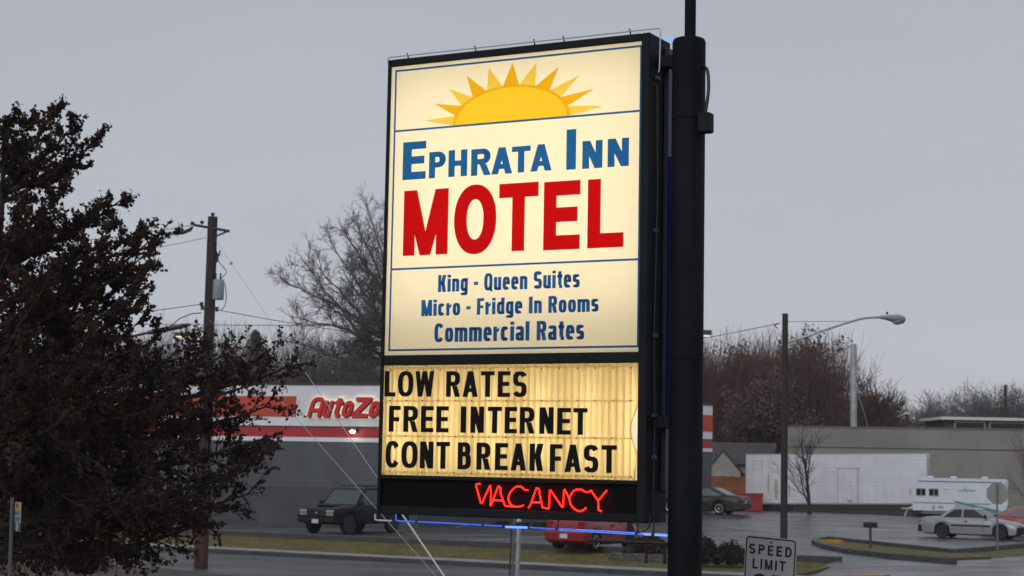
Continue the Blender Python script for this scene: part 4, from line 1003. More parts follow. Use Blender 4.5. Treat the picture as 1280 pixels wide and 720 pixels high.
# ================================================================== VEHICLES
def car(name, label, cat, loc_, heading, S, paint, group=None):
    """x forward, y left, z up"""
    t = thing(name, label, cat, loc_, heading, group)
    Lh, w = S['L'] / 2, S['W'] / 2; top = S['top']; zb = S.get('zb', .22); wr, Ra = S['wr'], S['wr'] + .065
    ax = [S['xf'], S['xr']]
    xs_ = sorted(set([-Lh + i * S['L'] / 56 for i in range(57)] + [a + k * Ra / 8 for a in ax for k in range(-8, 9)]))
    def zt(x):
        for (xa, za), (xb, zb_) in zip(top, top[1:]):
            if xa <= x <= xb: return lerp(za, zb_, (x - xa) / (xb - xa))
        return top[-1][1]
    b = MB(); rings = []
    for x in xs_:
        e_ = (Lh - abs(x)) ; tap = 1 - S.get('nose', .10) * max(0, 1 - e_ / .55) ** 2
        lo = zb + .12 * max(0, 1 - e_ / .30) ** 2
        for a in ax:
            if abs(x - a) < Ra: lo = max(lo, wr + math.sqrt(Ra * Ra - (x - a) ** 2))
        h = zt(x) - .05 * max(0, 1 - e_ / .12) ** 2; ww = w * tap; lo = min(lo, h - .12)
        zm = lerp(lo, h, .55); zs = h - min(.09, (h - lo) * .25)
        half = [(ww * .90, lo), (ww * .985, lo + .03), (ww, zm), (ww * .975, zs), (ww * .90, h - .012), (ww * .55, h + .012)]
        rings.append([(x, y, z) for y, z in half] + [(x, -y, z) for y, z in reversed(half)])
    b.loft(rings, True, True); b.build('body', paint, t, smooth=38)
    # dark underside between the wheels
    MB().box(-Lh + .25, Lh - .25, -w * .8, w * .8, zb - .03, zb + .25).build('underbody', M['plastic_black'], t)
    # cabin: bottom outline -> roof outline
    c = S['cab']; wb, wt_ = w * .93, w * S.get('tumble', .74); zr = c['zr']
    def side(x0, z0): return zt(x0) - .03
    prof = [(c['b0'], zt(c['b0']) - .04), (c['r0'], zr - .035), (c['r0'] - .12, zr), (c['r1'] + .12, zr), (c['r1'], zr - .035), (c['b1'], zt(c['b1']) - .04)]
    cb = MB(); zlo = min(prof[0][1], prof[-1][1])
    def wy(z): return lerp(wb, wt_, max(0, min(1, (z - zlo) / (zr - zlo))))
    n = len(prof); vs = [(x, wy(z) - (.05 if 1 < i < 4 else 0), z) for i, (x, z) in enumerate(prof)] + [(x, -wy(z) + (.05 if 1 < i < 4 else 0), z) for i, (x, z) in enumerate(prof)]
    fs = [tuple(range(n)), tuple(range(2 * n - 1, n - 1, -1))] + [(i, (i + 1) % n, (i + 1) % n + n, i + n) for i in range(n)]
    cb.add(vs, fs); cb.build('roof', paint, t, smooth=30)
    g = S.get('glass', M['glass'])
    def screen(i0, i1, nm):
        (x0, z0), (x1, z1) = prof[i0], prof[i1]; dx, dz = x1 - x0, z1 - z0; l = math.hypot(dx, dz); nx, nz_ = dz / l, -dx / l
        if nx * (1 if i0 == 0 else -1) < 0: nx, nz_ = -nx, -nz_
        q_ = []
        for f, k in ((.10, .90), (.93, .88)):
            x, z = x0 + dx * f + nx * .008, z0 + dz * f + nz_ * .008; q_.append((x, wy(z) * k, z))
        MB().poly([q_[0], q_[1], (q_[1][0], -q_[1][1], q_[1][2]), (q_[0][0], -q_[0][1], q_[0][2])]).build(nm, g, t)
    screen(0, 1, 'windshield'); screen(n - 1, n - 2, 'rear_window')
    zl = c.get('zl', zlo + .08)
    def xat(i0, i1, z):
        (x0, z0), (x1, z1) = prof[i0], prof[i1]; return x0 + (x1 - x0) * (z - z0) / (z1 - z0)
    zu = zr - .075
    for sgn in (1, -1):
        cuts = c['cuts']; fl, fu = xat(0, 1, zl) - .10, xat(0, 1, zu) - .09; rl, ru = xat(n - 1, n - 2, zl) + c.get('cp', .16), xat(n - 1, n - 2, zu) + c.get('cp', .16) * .9
        edges = [(fl, fu)] + [(k + .035, k + .035, k - .035, k - .035) for k in cuts] + [(rl, ru)]
        for i in range(len(cuts) + 1):
            f0 = (edges[i][2], edges[i][3]) if i else edges[0]
            r0 = (edges[i + 1][0], edges[i + 1][1])
            pts_ = [(f0[0], zl), (f0[1], zu), (r0[1], zu), (r0[0], zl)]
            MB().poly([(x, sgn * (wy(z) + .008), z) for x, z in pts_]).build('side_window', g, t)
        # mirror, door handles, moulding, door seams
        mxx = fl - .02; MB().bbox(mxx - .06, mxx + .04, *(sorted((sgn * (wb + .01), sgn * (wb + .20)))), zl + .0, zl + .14, .02).build('wing_mirror', M['plastic_black'], t)
        if S.get('strip'): 
            MB().box(S['xr'] + Ra + .06, S['xf'] - Ra - .06, *(sorted((sgn * (w * .99), sgn * (w + .012)))), S['strip'] - .035, S['strip'] + .035).build('side_moulding', M['plastic_black'], t)
        for k in list(cuts) + [fl - .12]:
            MB().box(k - .006, k + .006, *(sorted((sgn * w * .985, sgn * (w + .002)))), zb + .12, zt(k) - .14).build('door_seam', M['soot'], t)
        for k in list(cuts):
            MB().box(k + .08, k + .24, *(sorted((sgn * w * .97, sgn * (w + .018)))), zt(k) - .17, zt(k) - .135).build('door_handle', M['plastic_black'], t)
        hz, hh, hw = S['lamp']
        yl, yh = sorted((sgn * w * .86, sgn * (w * .86 - hw)))
        MB().bbox(Lh - .10, Lh + .012, yl, yh, hz - hh / 2, hz + hh / 2, .01).build('headlight', M['head'], t)
        if S.get('lamp2'):
            MB().bbox(Lh - .10, Lh + .010, yl, yh, S['lamp2'] - .05, S['lamp2'] + .05, .01).build('headlight', mat('lamp_low', (.25, .25, .25), .2), t)
        tz, th_, tw = S['tail']; yl, yh = sorted((sgn * w * .90, sgn * (w * .90 - tw)))
        MB().bbox(-Lh - .012, -Lh + .16, yl, yh, tz - th_ / 2, tz + th_ / 2, .01).build('tail_light', M['tail'], t)
    bm_ = S.get('bumper', M['plastic_black'])
    for x0, x1, nm in ((Lh - .18, Lh + .07, 'front_bumper'), (-Lh - .07, -Lh + .18, 'rear_bumper')):
        MB().bbox(x0, x1, -w * .93, w * .93, S['bz'] - S.get('bh', .10), S['bz'] + S.get('bh', .09), .03).build(nm, bm_, t, smooth=30)
    if S.get('grille'):
        gz0, gz1 = S['grille']; MB().bbox(Lh - .06, Lh + .006, -w * .55, w * .55, gz0, gz1, .01).build('grille', M['soot'], t)
    if S.get('badge'):
        z = S['badge']; m_ = MB()
        m_.prism([(-.09, z - .02), (-.03, z - .02), (-.025, z - .035), (.03, z - .035), (.025, z - .02), (.09, z - .02), (.075, z + .02), (.025, z + .02), (.03, z + .035), (-.025, z + .035), (-.03, z + .02), (-.075, z + .02)], 'x', Lh + .008, Lh + .016)
        m_.build('badge', M['chrome'], t)
    MB().box(Lh + .072, Lh + .078, -.15, .15, S['bz'] - .12, S['bz'] + .03).build('licence_plate', M['plate'], t) if S.get('fplate') else None
    MB().box(-Lh - .082 if S.get('plate_low') else -Lh - .02, -Lh - .074 if S.get('plate_low') else -Lh - .008, -.15, .15, S.get('pz', .62), S.get('pz', .62) + .15).build('licence_plate', M['plate'], t)
    for a in ax:
        for sgn in (1, -1):
            yo, yi = sgn * (w - .015), sgn * (w - .235)
            hs = sorted((yo, yi)); pr_ = [(wr * .6, hs[0]), (wr * .93, hs[0] + .0), (wr, hs[0] + .03), (wr, hs[1] - .03), (wr * .93, hs[1]), (wr * .6, hs[1])]
            ty = MB().lathe(pr_, (a, 0, wr), 'y', 24).build('wheel', M['tyre'], t, smooth=30)
            k = 1 if sgn > 0 else -1
            MB().lathe([(.001, yo + k * .004), (wr * .14, yo + k * .012), (wr * .2, yo - k * .01), (wr * .5, yo - k * .006), (wr * .62, yo + k * .012), (wr * .66, yo + k * .002), (wr * .66, yo - k * .05), (.001, yo - k * .05)], (a, 0, wr), 'y', 24).build('rim', S['rim'], ty, smooth=40)
    return t
def heading(px_dir): return px_dir
SED = dict(L=4.5, W=1.69, wr=.31, xf=1.42, xr=-1.20, zb=.20, top=[(-2.25, .86), (-2.0, .93), (-1.3, .95), (-.6, .93), (.75, .93), (1.0, .91), (1.9, .78), (2.25, .64)],
           cab=dict(b0=1.02, r0=.28, r1=-.78, b1=-1.42, zr=1.385, cuts=[-.28], cp=.20), strip=.60, lamp=(.64, .13, .36), tail=(.74, .16, .36), bz=.42, rim=M['rim_dark'], grille=(.50, .60), tumble=.74, plate_low=False)
import copy
silver = mat('silver_blue_paint', (.235, .255, .275), .3, .25, 0, coat=.3)
p0 = onz(1178, 673.0, .4); p1 = onz(1246, 677.2, .4)
hd = math.atan2(p1.y - p0.y, p1.x - p0.x); dlt = (p1 - p0).length
HS = R_(-30); fx = Vector((math.cos(HS), math.sin(HS), 0)); fy = Vector((-fx.y, fx.x, 0))
def place(px, py, Y, S, H, nearside, axle='xr', k=1.0):
    """where the car stands so that a near wheel touches the ground at a picture point"""
    z = lot_z(Y); d = ray(px, py); f_ = Vector((math.cos(H), math.sin(H), 0)); l_ = Vector((-f_.y, f_.x, 0))
    g = CP + d * ((z - CAMZ) / d.z)
    c = g - f_ * (S[axle] * k) - l_ * ((S['W'] / 2 - .1) * nearside * k); return Vector((c.x, c.y, lot_z(c.y)))
SED['bh'] = .16; c = place(1178, 672.5, 75, SED, HS, -1, k=.95)
car('parked_car', 'silver blue four door sedan with black bumpers parked beside the corner lawn', 'car', c, HS, SED, silver).scale = (.95, .95, .95)
# dark sedan, heading left and away
RND = dict(SED); RND.update(L=4.75, W=1.75, wr=.315, xf=1.48, xr=-1.20, top=[(-2.38, .80), (-2.25, .95), (-1.6, 1.0), (-.6, .96), (.8, .94), (1.2, .90), (2.0, .76), (2.38, .60)],
           cab=dict(b0=1.15, r0=.30, r1=-.80, b1=-1.75, zr=1.40, cuts=[-.22], cp=.34), strip=None, rim=M['rim'], tail=(.80, .15, .46), bz=.46, glass=M['glass_green'])
burg = mat('dark_plum_paint', (.016, .009, .011), .35, 0, 0, coat=.12, spec=.3); RND['bumper'] = mat('plum_bumper', (.016, .012, .013), .35)
HB = R_(180 - 25)
d_ = ray(899, 643.5); Yb = 91.5; zb_ = lot_z(Yb)
c = place(899, 643.6, 91.5, RND, HB, 1)
car('parked_car', 'dark plum sedan seen from behind, partly hidden by the sign pole', 'car', c, HB, RND, burg)
# red car behind the silver one
RED_ = dict(RND); RED_['rim'] = M['rim']; redp_ = mat('bright_red_paint', (.24, .010, .014), .3, 0, 0, coat=.25); RED_['bumper'] = redp_
RED_['cab'] = dict(b0=1.15, r0=.30, r1=-.9, b1=-2.0, zr=1.42, cuts=[-.22], cp=.4)
HR = R_(-14); c = at(1291, 680, 80.5); c.z = lot_z(80.5)
car('parked_car', 'red coupe behind the silver sedan, cut off by the right edge', 'car', c, HR, RED_, redp_).scale = (.93, .93, .93)
# red hatchback under the sign, from its left rear
HAT = dict(SED); HAT.update(L=3.9, W=1.62, wr=.30, xf=1.22, xr=-1.18, top=[(-1.95, .88), (-1.85, 1.0), (-1.0, .97), (.8, .95), (1.1, .92), (1.7, .80), (1.95, .62)],
           cab=dict(b0=1.1, r0=.30, r1=-1.2, b1=-1.83, zr=1.46, cuts=[-.2], cp=.3), strip=.55, rim=M['rim'], tail=(.86, .24, .22), bz=.46, pz=.40, plate_low=True)
redd = mat('deep_red_paint', (.24, .010, .016), .3, 0, 0, coat=.25); HAT['bumper'] = redd
HH = R_(90 - 60); c = place(744, 688.5, 61, HAT, HH, -1) if False else None
f_ = Vector((math.cos(R_(58)), math.sin(R_(58)), 0))
HH = R_(58)
g = onz(743, 687.5, .41); l_ = Vector((-f_.y, f_.x, 0)); c = g - f_ * HAT['xr'] + l_ * .72
car('parked_car', 'red hatchback seen from behind through the gap under the motel sign', 'car', Vector((c.x, c.y, lot_z(c.y))), HH, HAT, redd)
# black two door utility vehicle
SUV_ = dict(L=4.78, W=1.94, wr=.39, xf=1.50, xr=-1.33, zb=.42, top=[(-2.39, 1.08), (-2.2, 1.12), (.80, 1.14), (1.0, 1.12), (2.2, 1.02), (2.39, .96)], nose=.06,
            cab=dict(b0=1.02, r0=.38, r1=-2.12, b1=-2.34, zr=1.78, cuts=[-.42], cp=.16), strip=.72, lamp=(.90, .10, .36), lamp2=.78, tail=(.95, .35, .14), bz=.56, rim=M['rim_dark'], grille=(.70, .96), badge=.835, fplate=True, tumble=.80, glass=M['glass_green'], pz=.7)
blk = mat('black_paint', (.004, .0045, .0055), .42, 0, 0, spec=.16)
HV = R_(180 + 57); f_ = Vector((math.cos(HV), math.sin(HV), 0)); l_ = Vector((-f_.y, f_.x, 0))
g = onz(435, 668.2, .41)
c = g - f_ * SUV_['xf'] - l_ * .87
suv = car('parked_suv', 'black two door utility vehicle facing the street beside the motel sign', 'suv', Vector((c.x, c.y, lot_z(c.y))), HV, SUV_, blk)
mb = MB()
for s_ in (-1, 1): mb.tube([(.1, s_ * .62, 1.80), (.05, s_ * .62, 1.85), (-1.9, s_ * .62, 1.85), (-1.95, s_ * .62, 1.80)], .02, 6)
for x in (-.2, -1.7): mb.tube([(x, -.62, 1.85), (x, .62, 1.85)], .018, 6)
mb.build('roof_rack', M['plastic_black'], suv)
mb = MB(); mb.bbox(1.05, 2.0, -.38, .38, 1.06, 1.14, .04); mb.build('bonnet_scoop', blk, suv)
# white box trailer
tl = Vector((13.55, 101.6)); trr = Vector((23.2, 98.6)); td = (trr - tl).normalized(); ta = math.atan2(td.y, td.x); tlen = (trr - tl).length
trl = thing('semi_trailer', 'long white box trailer parked along the concrete building', 'trailer', (tl.x, tl.y, lot_z(100)), ta)
tw_m = mat('trailer_white', (.60, .62, .66), .55, 0, .0, 1.2, c2=(.70, .72, .76))
mb = MB(); z0, z1 = .40, 3.18; slope = .022
def tz(x, z): return z + x * slope
def sheared(mb):
    mb.v = [(x, y, z + x * slope) for x, y, z in mb.v]; return mb
sheared(MB().bbox(0, tlen, 0, 2.5, z0, z1, .03)).build('box', tw_m, trl)
mb = MB()
for i in range(1, 22): mb.box(i * tlen / 22 - .012, i * tlen / 22 + .012, -.012, .0, z0 + .02, z1 - .04)
sheared(mb).build('panel_seam', mat('seam_grey', (.56, .58, .62), .6), trl)
mb = MB(); 
for zz in [.6 + .2 * q_ for q_ in range(13)]: mb.box(.02, tlen - .02, -.008, -.001, zz - .012, zz + .012)
sheared(mb).build('side_rail', mat('rail_grey', (.55, .57, .61), .6), trl)
mb = MB(); mb.box(-.01, tlen + .01, -.02, .02, z1 - .03, z1 + .03); mb.box(-.01, tlen + .01, -.02, .02, z0 - .05, z0 + .04); sheared(mb).build('edge_rail', mat('edge_grey', (.32, .33, .34), .5), trl)
sheared(MB().box(tlen, tlen + .03, .12, 2.38, z0 + .1, z1 - .3)).build('door', mat('trailer_door', (.5, .5, .5), .6, 0, .3, 2), trl)
mb = MB(); dx0, dx1, dz0, dz1 = 5.2, 6.3, .46, 2.35
for bx_ in ((dx0, dx0 + .03, dz0, dz1), (dx1, dx1 + .05, dz0, dz1), (dx0, dx1, dz1, dz1 + .03), (dx1 - .05, dx1 + .12, dz1 - .05, dz1 + .05), (.4, .42, 2.3, 2.8), (.95, .97, 2.3, 2.8), (.4, .97, 2.28, 2.3), (.4, .97, 2.8, 2.82)): mb.box(bx_[0], bx_[1], -.02, -.0085, bx_[2], bx_[3])
sheared(mb).build('door_outline', mat('door_outline', (.36, .37, .39), .6), trl)
mb = MB(); mb.box(.3, tlen - .4, .1, 2.4, -.15, z0 - .06); sheared(mb).build('chassis', M['soot'], trl)
for x in (1.0, 2.2):
    for y in (.18, 2.3): MB().lathe([(.2, -.12), (.48, -.12), (.5, 0), (.48, .12), (.2, .12)], (x, y, .30), 'y', 20).build('wheel', M['tyre'], trl)
streak_ = mat('rust_streak', (.42, .39, .36), .8, 0, .3, 6)
# stains on the trailer's side: rust streaks with a shape of their own
mb = MB()
for (x, z, w_, h2) in ((1.3, 2.1, .10, 1.2), (1.75, 1.75, .26, 1.2), (2.05, 1.5, .12, .9), (2.5, 1.5, .12, .8), (5.9, .62, .35, .16), (9.2, 1.3, .1, .5)):
    zz = tz(x, z); mb = MB(); mb.poly([(x - w_ * .3, -.016, zz), (x + w_ * .35, -.016, zz - .05), (x + w_ * .5, -.016, zz - h2 * .6), (x + w_ * .1, -.016, zz - h2), (x - w_ * .3, -.016, zz - h2 * .8), (x - w_ * .5, -.016, zz - h2 * .4)])
    mb.build('rust_streak', streak_, trl)
# travel trailer
ra = R_(-14); rp = onz(1141, 643, .8); rp = at(1141, 643, 94); rl = 4.85
rv = thing('travel_trailer', 'small white travel trailer with blue stripe and two windows', 'caravan', (rp.x, rp.y, lot_z(94)), ra)
rv_m = mat('rv_white', (.62, .66, .72), .4, 0, .05, 1); rvh = 2.0
mb = MB(); prof = [(0, .36), (-.02, .62), (.10, 1.2), (.26, 2.0), (.34, 2.06), (rl - .1, 2.06), (rl, 1.98), (rl, .75), (rl - .2, .36)]
mb.prism(prof, 'y', 0, 1.9); mb.build('body', rv_m, rv)
mb = MB(); mb.prism([(rl - .9, .9), (rl - .9, 1.3), (rl - .06, 1.98), (rl - .01, 1.9), (rl - .01, .9)], 'y', -.012, -.002); mb.build('side_panel', mat('rv_grey', (.48, .48, .47), .6), rv)
mb = MB(); mb.box(.25, rl - .3, -.014, -.002, 1.86, 1.92); mb.box(.02, rl - .9, -.014, -.002, .74, .79); mb.build('stripe', mat('rv_blue', (.10, .19, .30), .5), rv)
for x in (.42, 1.08):
    fr = MB().box(x - .25, x + .25, -.03, -.002, 1.12, 1.52).build('window', mat('rv_frame', (.3, .29, .27), .5), rv); mb = MB(); mb.box(x - .22, x - .01, -.036, -.03, 1.16, 1.48); mb.box(x + .03, x + .22, -.036, -.03, 1.16, 1.48); mb.build('pane', M['glass'], fr)
for x in (.9, 2.1, 3.7): MB().bbox(x - .17, x + .17, .6, .95, 2.06, 2.17, .04).build('roof_vent', rv_m, rv)
MB().bbox(1.62, 1.9, -.05, -.002, 1.50, 1.58, .012).build('porch_light', mat('porch_light', (.75, .75, .72), .4), rv)
mb = MB()   # faded scrawl emblem on the side
mb.tube(smooth_path([(2.36, -.012, 1.46), (2.5, -.012, 1.42), (2.62, -.012, 1.50), (2.72, -.012, 1.43), (2.9, -.012, 1.47), (3.05, -.012, 1.43), (3.2, -.012, 1.46)], 4), .02, 4); mb.tube([(2.7, -.012, 1.5), (2.72, -.012, 1.66)], .014, 4)
mb.build('emblem', mat('rv_emblem', (.08, .2, .25), .5), rv)
mb = MB(); mb.box(1.0, 1.12, -.02, -.002, .42, .62); mb.box(1.3, 1.55, -.02, -.002, .5, .6); mb.build('hatch', mat('rv_hatch', (.3, .3, .3), .6), rv)
mb = MB(); mb.tube([(-.45, .9, .0), (-.28, .9, .4), (.0, .9, .55)], .05, 6); mb.tube([(-.6, .9, .42), (.1, .6, .42)], .04, 6); mb.build('hitch', mat('rv_hitch', (.5, .5, .5), .5), rv)
MB().lathe([(.15, -.1), (.3, -.1), (.31, 0), (.3, .1), (.15, .1)], (2.6, .1, .30), 'y', 18).build('wheel', M['tyre'], rv)
# small boat between the caravan and the silver car
bp = at(1229, 640, 86); bt = thing('motor_boat', 'small white boat with green gunwale and raised bow behind the silver sedan', 'boat', (bp.x, bp.y, lot_z(86)), R_(162))
mb = MB(); rings = []
for i in range(9):
    f = i / 8; x = f * 3.2 - 1.4; wd = .8 * (1 - f ** 3 * .96); zk = .45 + .30 * f ** 2.2; zg = .80 + .55 * f
    rings.append([(x, 0, zk), (x, wd * .75, zk + .14), (x, wd, zg), (x, wd * .88, zg + .01), (x, 0, zg - .12 + .1 * f), (x, -wd * .88, zg + .01), (x, -wd, zg), (x, -wd * .75, zk + .14)])
mb.loft(rings); mb.build('hull', mat('hull_white', (.55, .55, .54), .4), bt, smooth=40)
mb = MB()
for s_ in (1, -1): mb.tube([(f * 3.2 - 1.4, s_ * .8 * (1 - f ** 3 * .96), 0.81 + .55 * f) for f in [k / 8 for k in range(9)]], .045, 6)
mb.build('gunwale', mat('gunwale_green', (.04, .26, .20), .4), bt)
mb = MB(); mb.box(-1.3, 1.9, -.5, .5, .25, .33); mb.lathe([(.15, -.62), (.28, -.62), (.28, -.46), (.15, -.46)], (-.5, 0, .28), 'y', 16); mb.build('boat_trailer', M['dark_metal'], bt); bt.scale = (.74, .8, .9)
# red skip
dp = at(939, 634, 100); dm = thing('dumpster', 'red metal dumpster beside the white box trailer', 'dumpster', (dp.x, dp.y, lot_z(100)), R_(-8))
rm = mat('dumpster_red', (.33, .02, .03), .6, 0, .25, 2)
mb = MB(); mb.prism([(-.62, .05), (.62, .05), (.66, .95), (-.66, .95)], 'y', -.5, .5); mb.build('bin', rm, dm)
mb = MB()
for x in (-.45, -.15, .15, .45): mb.bbox(x - .03, x + .03, -.55, -.50, .1, .9, .008)
mb.bbox(-.69, .69, -.56, .56, .93, 1.0, .01); mb.build('rim_bar', rm, dm)

# ================================================================== BUILDINGS AT THE BACK
cbz = .6
ct = thing('concrete_building', 'long low tan concrete building behind the white trailer', 'building', (18.5, 118, cbz), R_(-12))
cm = mat('tan_concrete', (.20, .195, .178), .85, 0, 0, .35, .25, 3, c2=(.265, .257, .236)); zc = zat(1130, 536.5, 118)
mb = MB(); mb.box(0, 60, 0, 22, -.5, zc - cbz); mb.build('wall', cm, ct)
mb = MB(); mb.box(-.04, 60.04, -.05, 22.05, zc - cbz, zc - cbz + .10); mb.build('parapet_cap', mat('cap_grey', (.13, .125, .115), .8), ct)
mb = MB(); mb.box(.02, 59.9, -.018, -.001, zat(1130, 561, 118) - cbz - .04, zat(1130, 561, 118) - cbz + .03); mb.build('joint_line', mat('joint', (.07, .068, .062), .9), ct)
mb = MB()
for i in range(1, 9): mb.box(i * 6.2 - .02, i * 6.2 + .02, -.012, -.001, .0, zc - cbz - .1)
mb.build('pilaster_joint', mat('joint2', (.23, .225, .205), .9), ct)
# roof house
hp = at(1176, 536, 132); hz0 = zc
ph = thing('rooftop_room', 'low glazed rooftop room with overhanging white flat roof on the tan building', 'rooftop building', (hp.x, hp.y, hz0 - .02))
zt_ = zat(1200, 521.5, 132) - hz0
MB().box(.3, 14, 0, 6, 0, zt_ - .2).build('wall', mat('brown_wall', (.06, .045, .038), .8), ph)
MB().bbox(-.1, 14.5, -.5, 6.5, zt_ - .2, zt_ + .02, .02).build('roof', mat('white_roof', (.6, .6, .6), .6), ph)
for x0, x1 in ((1.0, 3.3), (3.6, 6.3), (6.6, 9.3)):
    f = MB().box(x0, x1, -.05, -.001, .0, zt_ - .28).build('window', mat('cream_frame', (.36, .34, .30), .7), ph); MB().box(x0 + .1, x1 - .1, -.07, -.052, .02, zt_ - .38).build('pane', M['glass'], f)
# chimney
cp_ = at(1067, 535, 121); chz = zat(1067, 432, 121)
chim = thing('flue_pipe', 'tall pale grey metal flue pipe standing above the tan building', 'chimney', (cp_.x, cp_.y, zc + .09))
MB().lathe([(.22, 0), (.22, chz - zc), (.20, chz - zc + .01), (.001, chz - zc)], (0, 0, 0), 'z', 20).build('pipe', mat('flue_metal', (.36, .37, .39), .5, .4, .2, 1.5), chim, smooth=40)
mb = MB()
for f in (.33, .66): mb.lathe([(.22, f * (chz - zc) - .05), (.245, f * (chz - zc) - .04), (.245, f * (chz - zc) + .04), (.22, f * (chz - zc) + .05)], (0, 0, 0), 'z', 20)
mb.build('collar', M['galv'], chim); MB().tube([(.2, 0, 2.7), (1.1, .4, .05)], .02, 6).build('stay', M['galv'], chim)
# house and fence
hh = at(906, 596, 124); hs = thing('gabled_house', 'small pale gabled house with dark roof behind the orange fence', 'house', (hh.x, hh.y, .7), R_(-12))
hw_ = mat('house_wall', (.30, .285, .26), .8, 0, .15, 1); hr = mat('house_roof', (.045, .043, .045), .9, 0, .3, 2)
zg = zat(906, 597, 124) - .7
mb = MB(); mb.box(-.8, 3.2, 0, 6, 0, 2.8); mb.prism([(-1.2, 2.2), (.0, 3.6), (1.2, 2.2), (1.2, 0), (-1.2, 0)], 'y', -1.4, .1); mb.build('wall', hw_, hs)
mb = MB()
mb.add([(-1.4, -.5, 2.75), (3.4, -.5, 2.75), (3.4, 3, 4.3), (-1.4, 3, 4.3), (3.4, 6.5, 2.75), (-1.4, 6.5, 2.75)], [(0, 1, 2, 3), (3, 2, 4, 5), (0, 3, 5), (1, 4, 2)])
mb.add([(-1.35, -1.55, 2.1), (0, -1.55, 3.68), (0, .6, 3.68), (-1.35, .6, 2.1)], [(0, 1, 2, 3)]); mb.add([(1.35, -1.55, 2.1), (0, -1.55, 3.68), (0, .6, 3.68), (1.35, .6, 2.1)], [(0, 1, 2, 3)])
mb.build('roof', hr, hs)
f = MB().box(2.4, 3.0, -.05, -.001, 1.2, 2.4).build('window', M['glass'], hs); MB().box(1.4, 2.1, -.04, -.001, .1, 2.2).build('door', mat('door_red', (.10, .03, .03), .6), hs)
fp, fq = at(886, 617, 110), at(938, 617, 110)
fz0 = zat(910, 617, 110); fh = zat(910, 595.5, 110) - fz0
fc = thing('board_fence', 'orange brown vertical board fence behind the plum sedan', 'fence', (fp.x, fp.y, fz0))
ln = (fq - fp).length; mb = MB(); k = 0; x = -1.5; random.seed(2)
while x < ln: mb.box(x, x + .135, -.01 + .004 * (k % 2), .012 + .004 * (k % 2), -.4, fh + random.uniform(-.02, .02)); x += .145; k += 1
mb.build('board', mat('fence_orange', (.26, .085, .028), .8, 0, .35, 1.5), fc)
mb = MB()
for z in (.2, fh * .55, fh - .2): mb.box(-1.5, ln, .03, .07, z - .04, z + .04)
mb.build('rail', mat('fence_rail', (.18, .06, .025), .8), fc)
for x in (-.2, ln * .55, ln): MB().box(x - .05, x + .05, .03, .12, -.4, fh + .05).build('post', mat('fence_post', (.18, .06, .025), .8), fc)
# retaining kerb along the back of the lot
bk = [onz(860, 631, .85), onz(985, 638, .85), onz(1130, 644, .85), onz(1290, 650, .85)]
mb = MB()
for a, b in zip(bk, bk[1:]):
    d = (b - a); d.z = 0; d.normalize(); n_ = Vector((-d.y, d.x, 0)) * .12
    mb.loft([[(a.x - n_.x, a.y - n_.y, lot_z(a.y) - .1), (a.x + n_.x, a.y + n_.y, lot_z(a.y) - .1), (a.x + n_.x, a.y + n_.y, lot_z(a.y) + .16), (a.x - n_.x, a.y - n_.y, lot_z(a.y) + .16)],
             [(b.x - n_.x, b.y - n_.y, lot_z(b.y) - .1), (b.x + n_.x, b.y + n_.y, lot_z(b.y) - .1), (b.x + n_.x, b.y + n_.y, lot_z(b.y) + .16), (b.x - n_.x, b.y - n_.y, lot_z(b.y) + .16)]])
struct(mb.build('back_kerb', M['kerb_dark']))

# ================================================================== POLES, LAMPS, SIGNS, WIRES
# timber utility pole
ub = onz(251, 706, .1); up_ = thing('utility_pole', 'leaning timber utility pole with transformer and guy wires above the dark tree', 'utility pole', (ub.x, ub.y, 0))
UY = ub.y; ut = at(266, 271, UY) - Vector((ub.x, ub.y, 0)); zsc = UY / FPX
mb = MB(); mb.tube([(0, 0, -.1), Vector((0, 0, 0)).lerp(ut, .25), Vector((0, 0, 0)).lerp(ut, .6), ut], [.205, .19, .17, .145], 14); mb.build('shaft', M['wood_pole'], up_, smooth=50)
mb = MB(); mb.tube([(0, 0, .02), Vector((0, 0, 0)).lerp(ut, .17)], [.212, .203], 14); mb.build('foot_guard', M['wood_red'], up_, smooth=50)
def upl(px, py, dy=0): return at(px, py, UY + dy) - Vector((ub.x, ub.y, 0))
mb = MB(); mb.tube([upl(242, 281, -.1), upl(287, 289, -.1)], .045, 6); mb.tube([upl(285, 289, -.12), upl(268, 296, -.12)], .03, 6); mb.build('crossarm', M['dark_metal'], up_)
mb = MB()
for (a, b) in (((266, 270), (266, 266)), ((240, 281), (241, 277)), ((252, 280), (253, 276))):
    p, q_ = upl(*a), upl(*b); MB().tube([p, p.lerp(q_, .3), p.lerp(q_, .5), p.lerp(q_, .8), q_], [.03, .07, .04, .08, .03], 8).build('insulator', M['dark_metal'], up_)
mb = MB(); mb.tube([upl(241, 283), upl(238, 287), upl(228, 291), upl(222, 293)], [.03, .06, .06, .02], 6)
mb.build('insulator', M['dark_metal'], up_)
tp_ = upl(273, 362, -.1); th2 = (zat(273, 349, UY) - zat(273, 374, UY))
mb = MB(); mb.lathe([(.16, -th2 / 2), (.172, -th2 / 2 + .03), (.172, th2 / 2 - .05), (.15, th2 / 2), (.001, th2 / 2 + .02)], tp_, 'z', 20); tr_ = mb.build('transformer', mat('transformer_grey', (.27, .30, .31), .5, 0, .1, 4), up_, smooth=40)
mb = MB()
for dx in (-.09, .05): mb.lathe([(.02, th2 / 2), (.035, th2 / 2 + .06), (.02, th2 / 2 + .1), (.03, th2 / 2 + .16), (.012, th2 / 2 + .2)], (tp_.x + dx, tp_.y, tp_.z), 'z', 8)
mb.build('bushing', M['dark_metal'], up_)
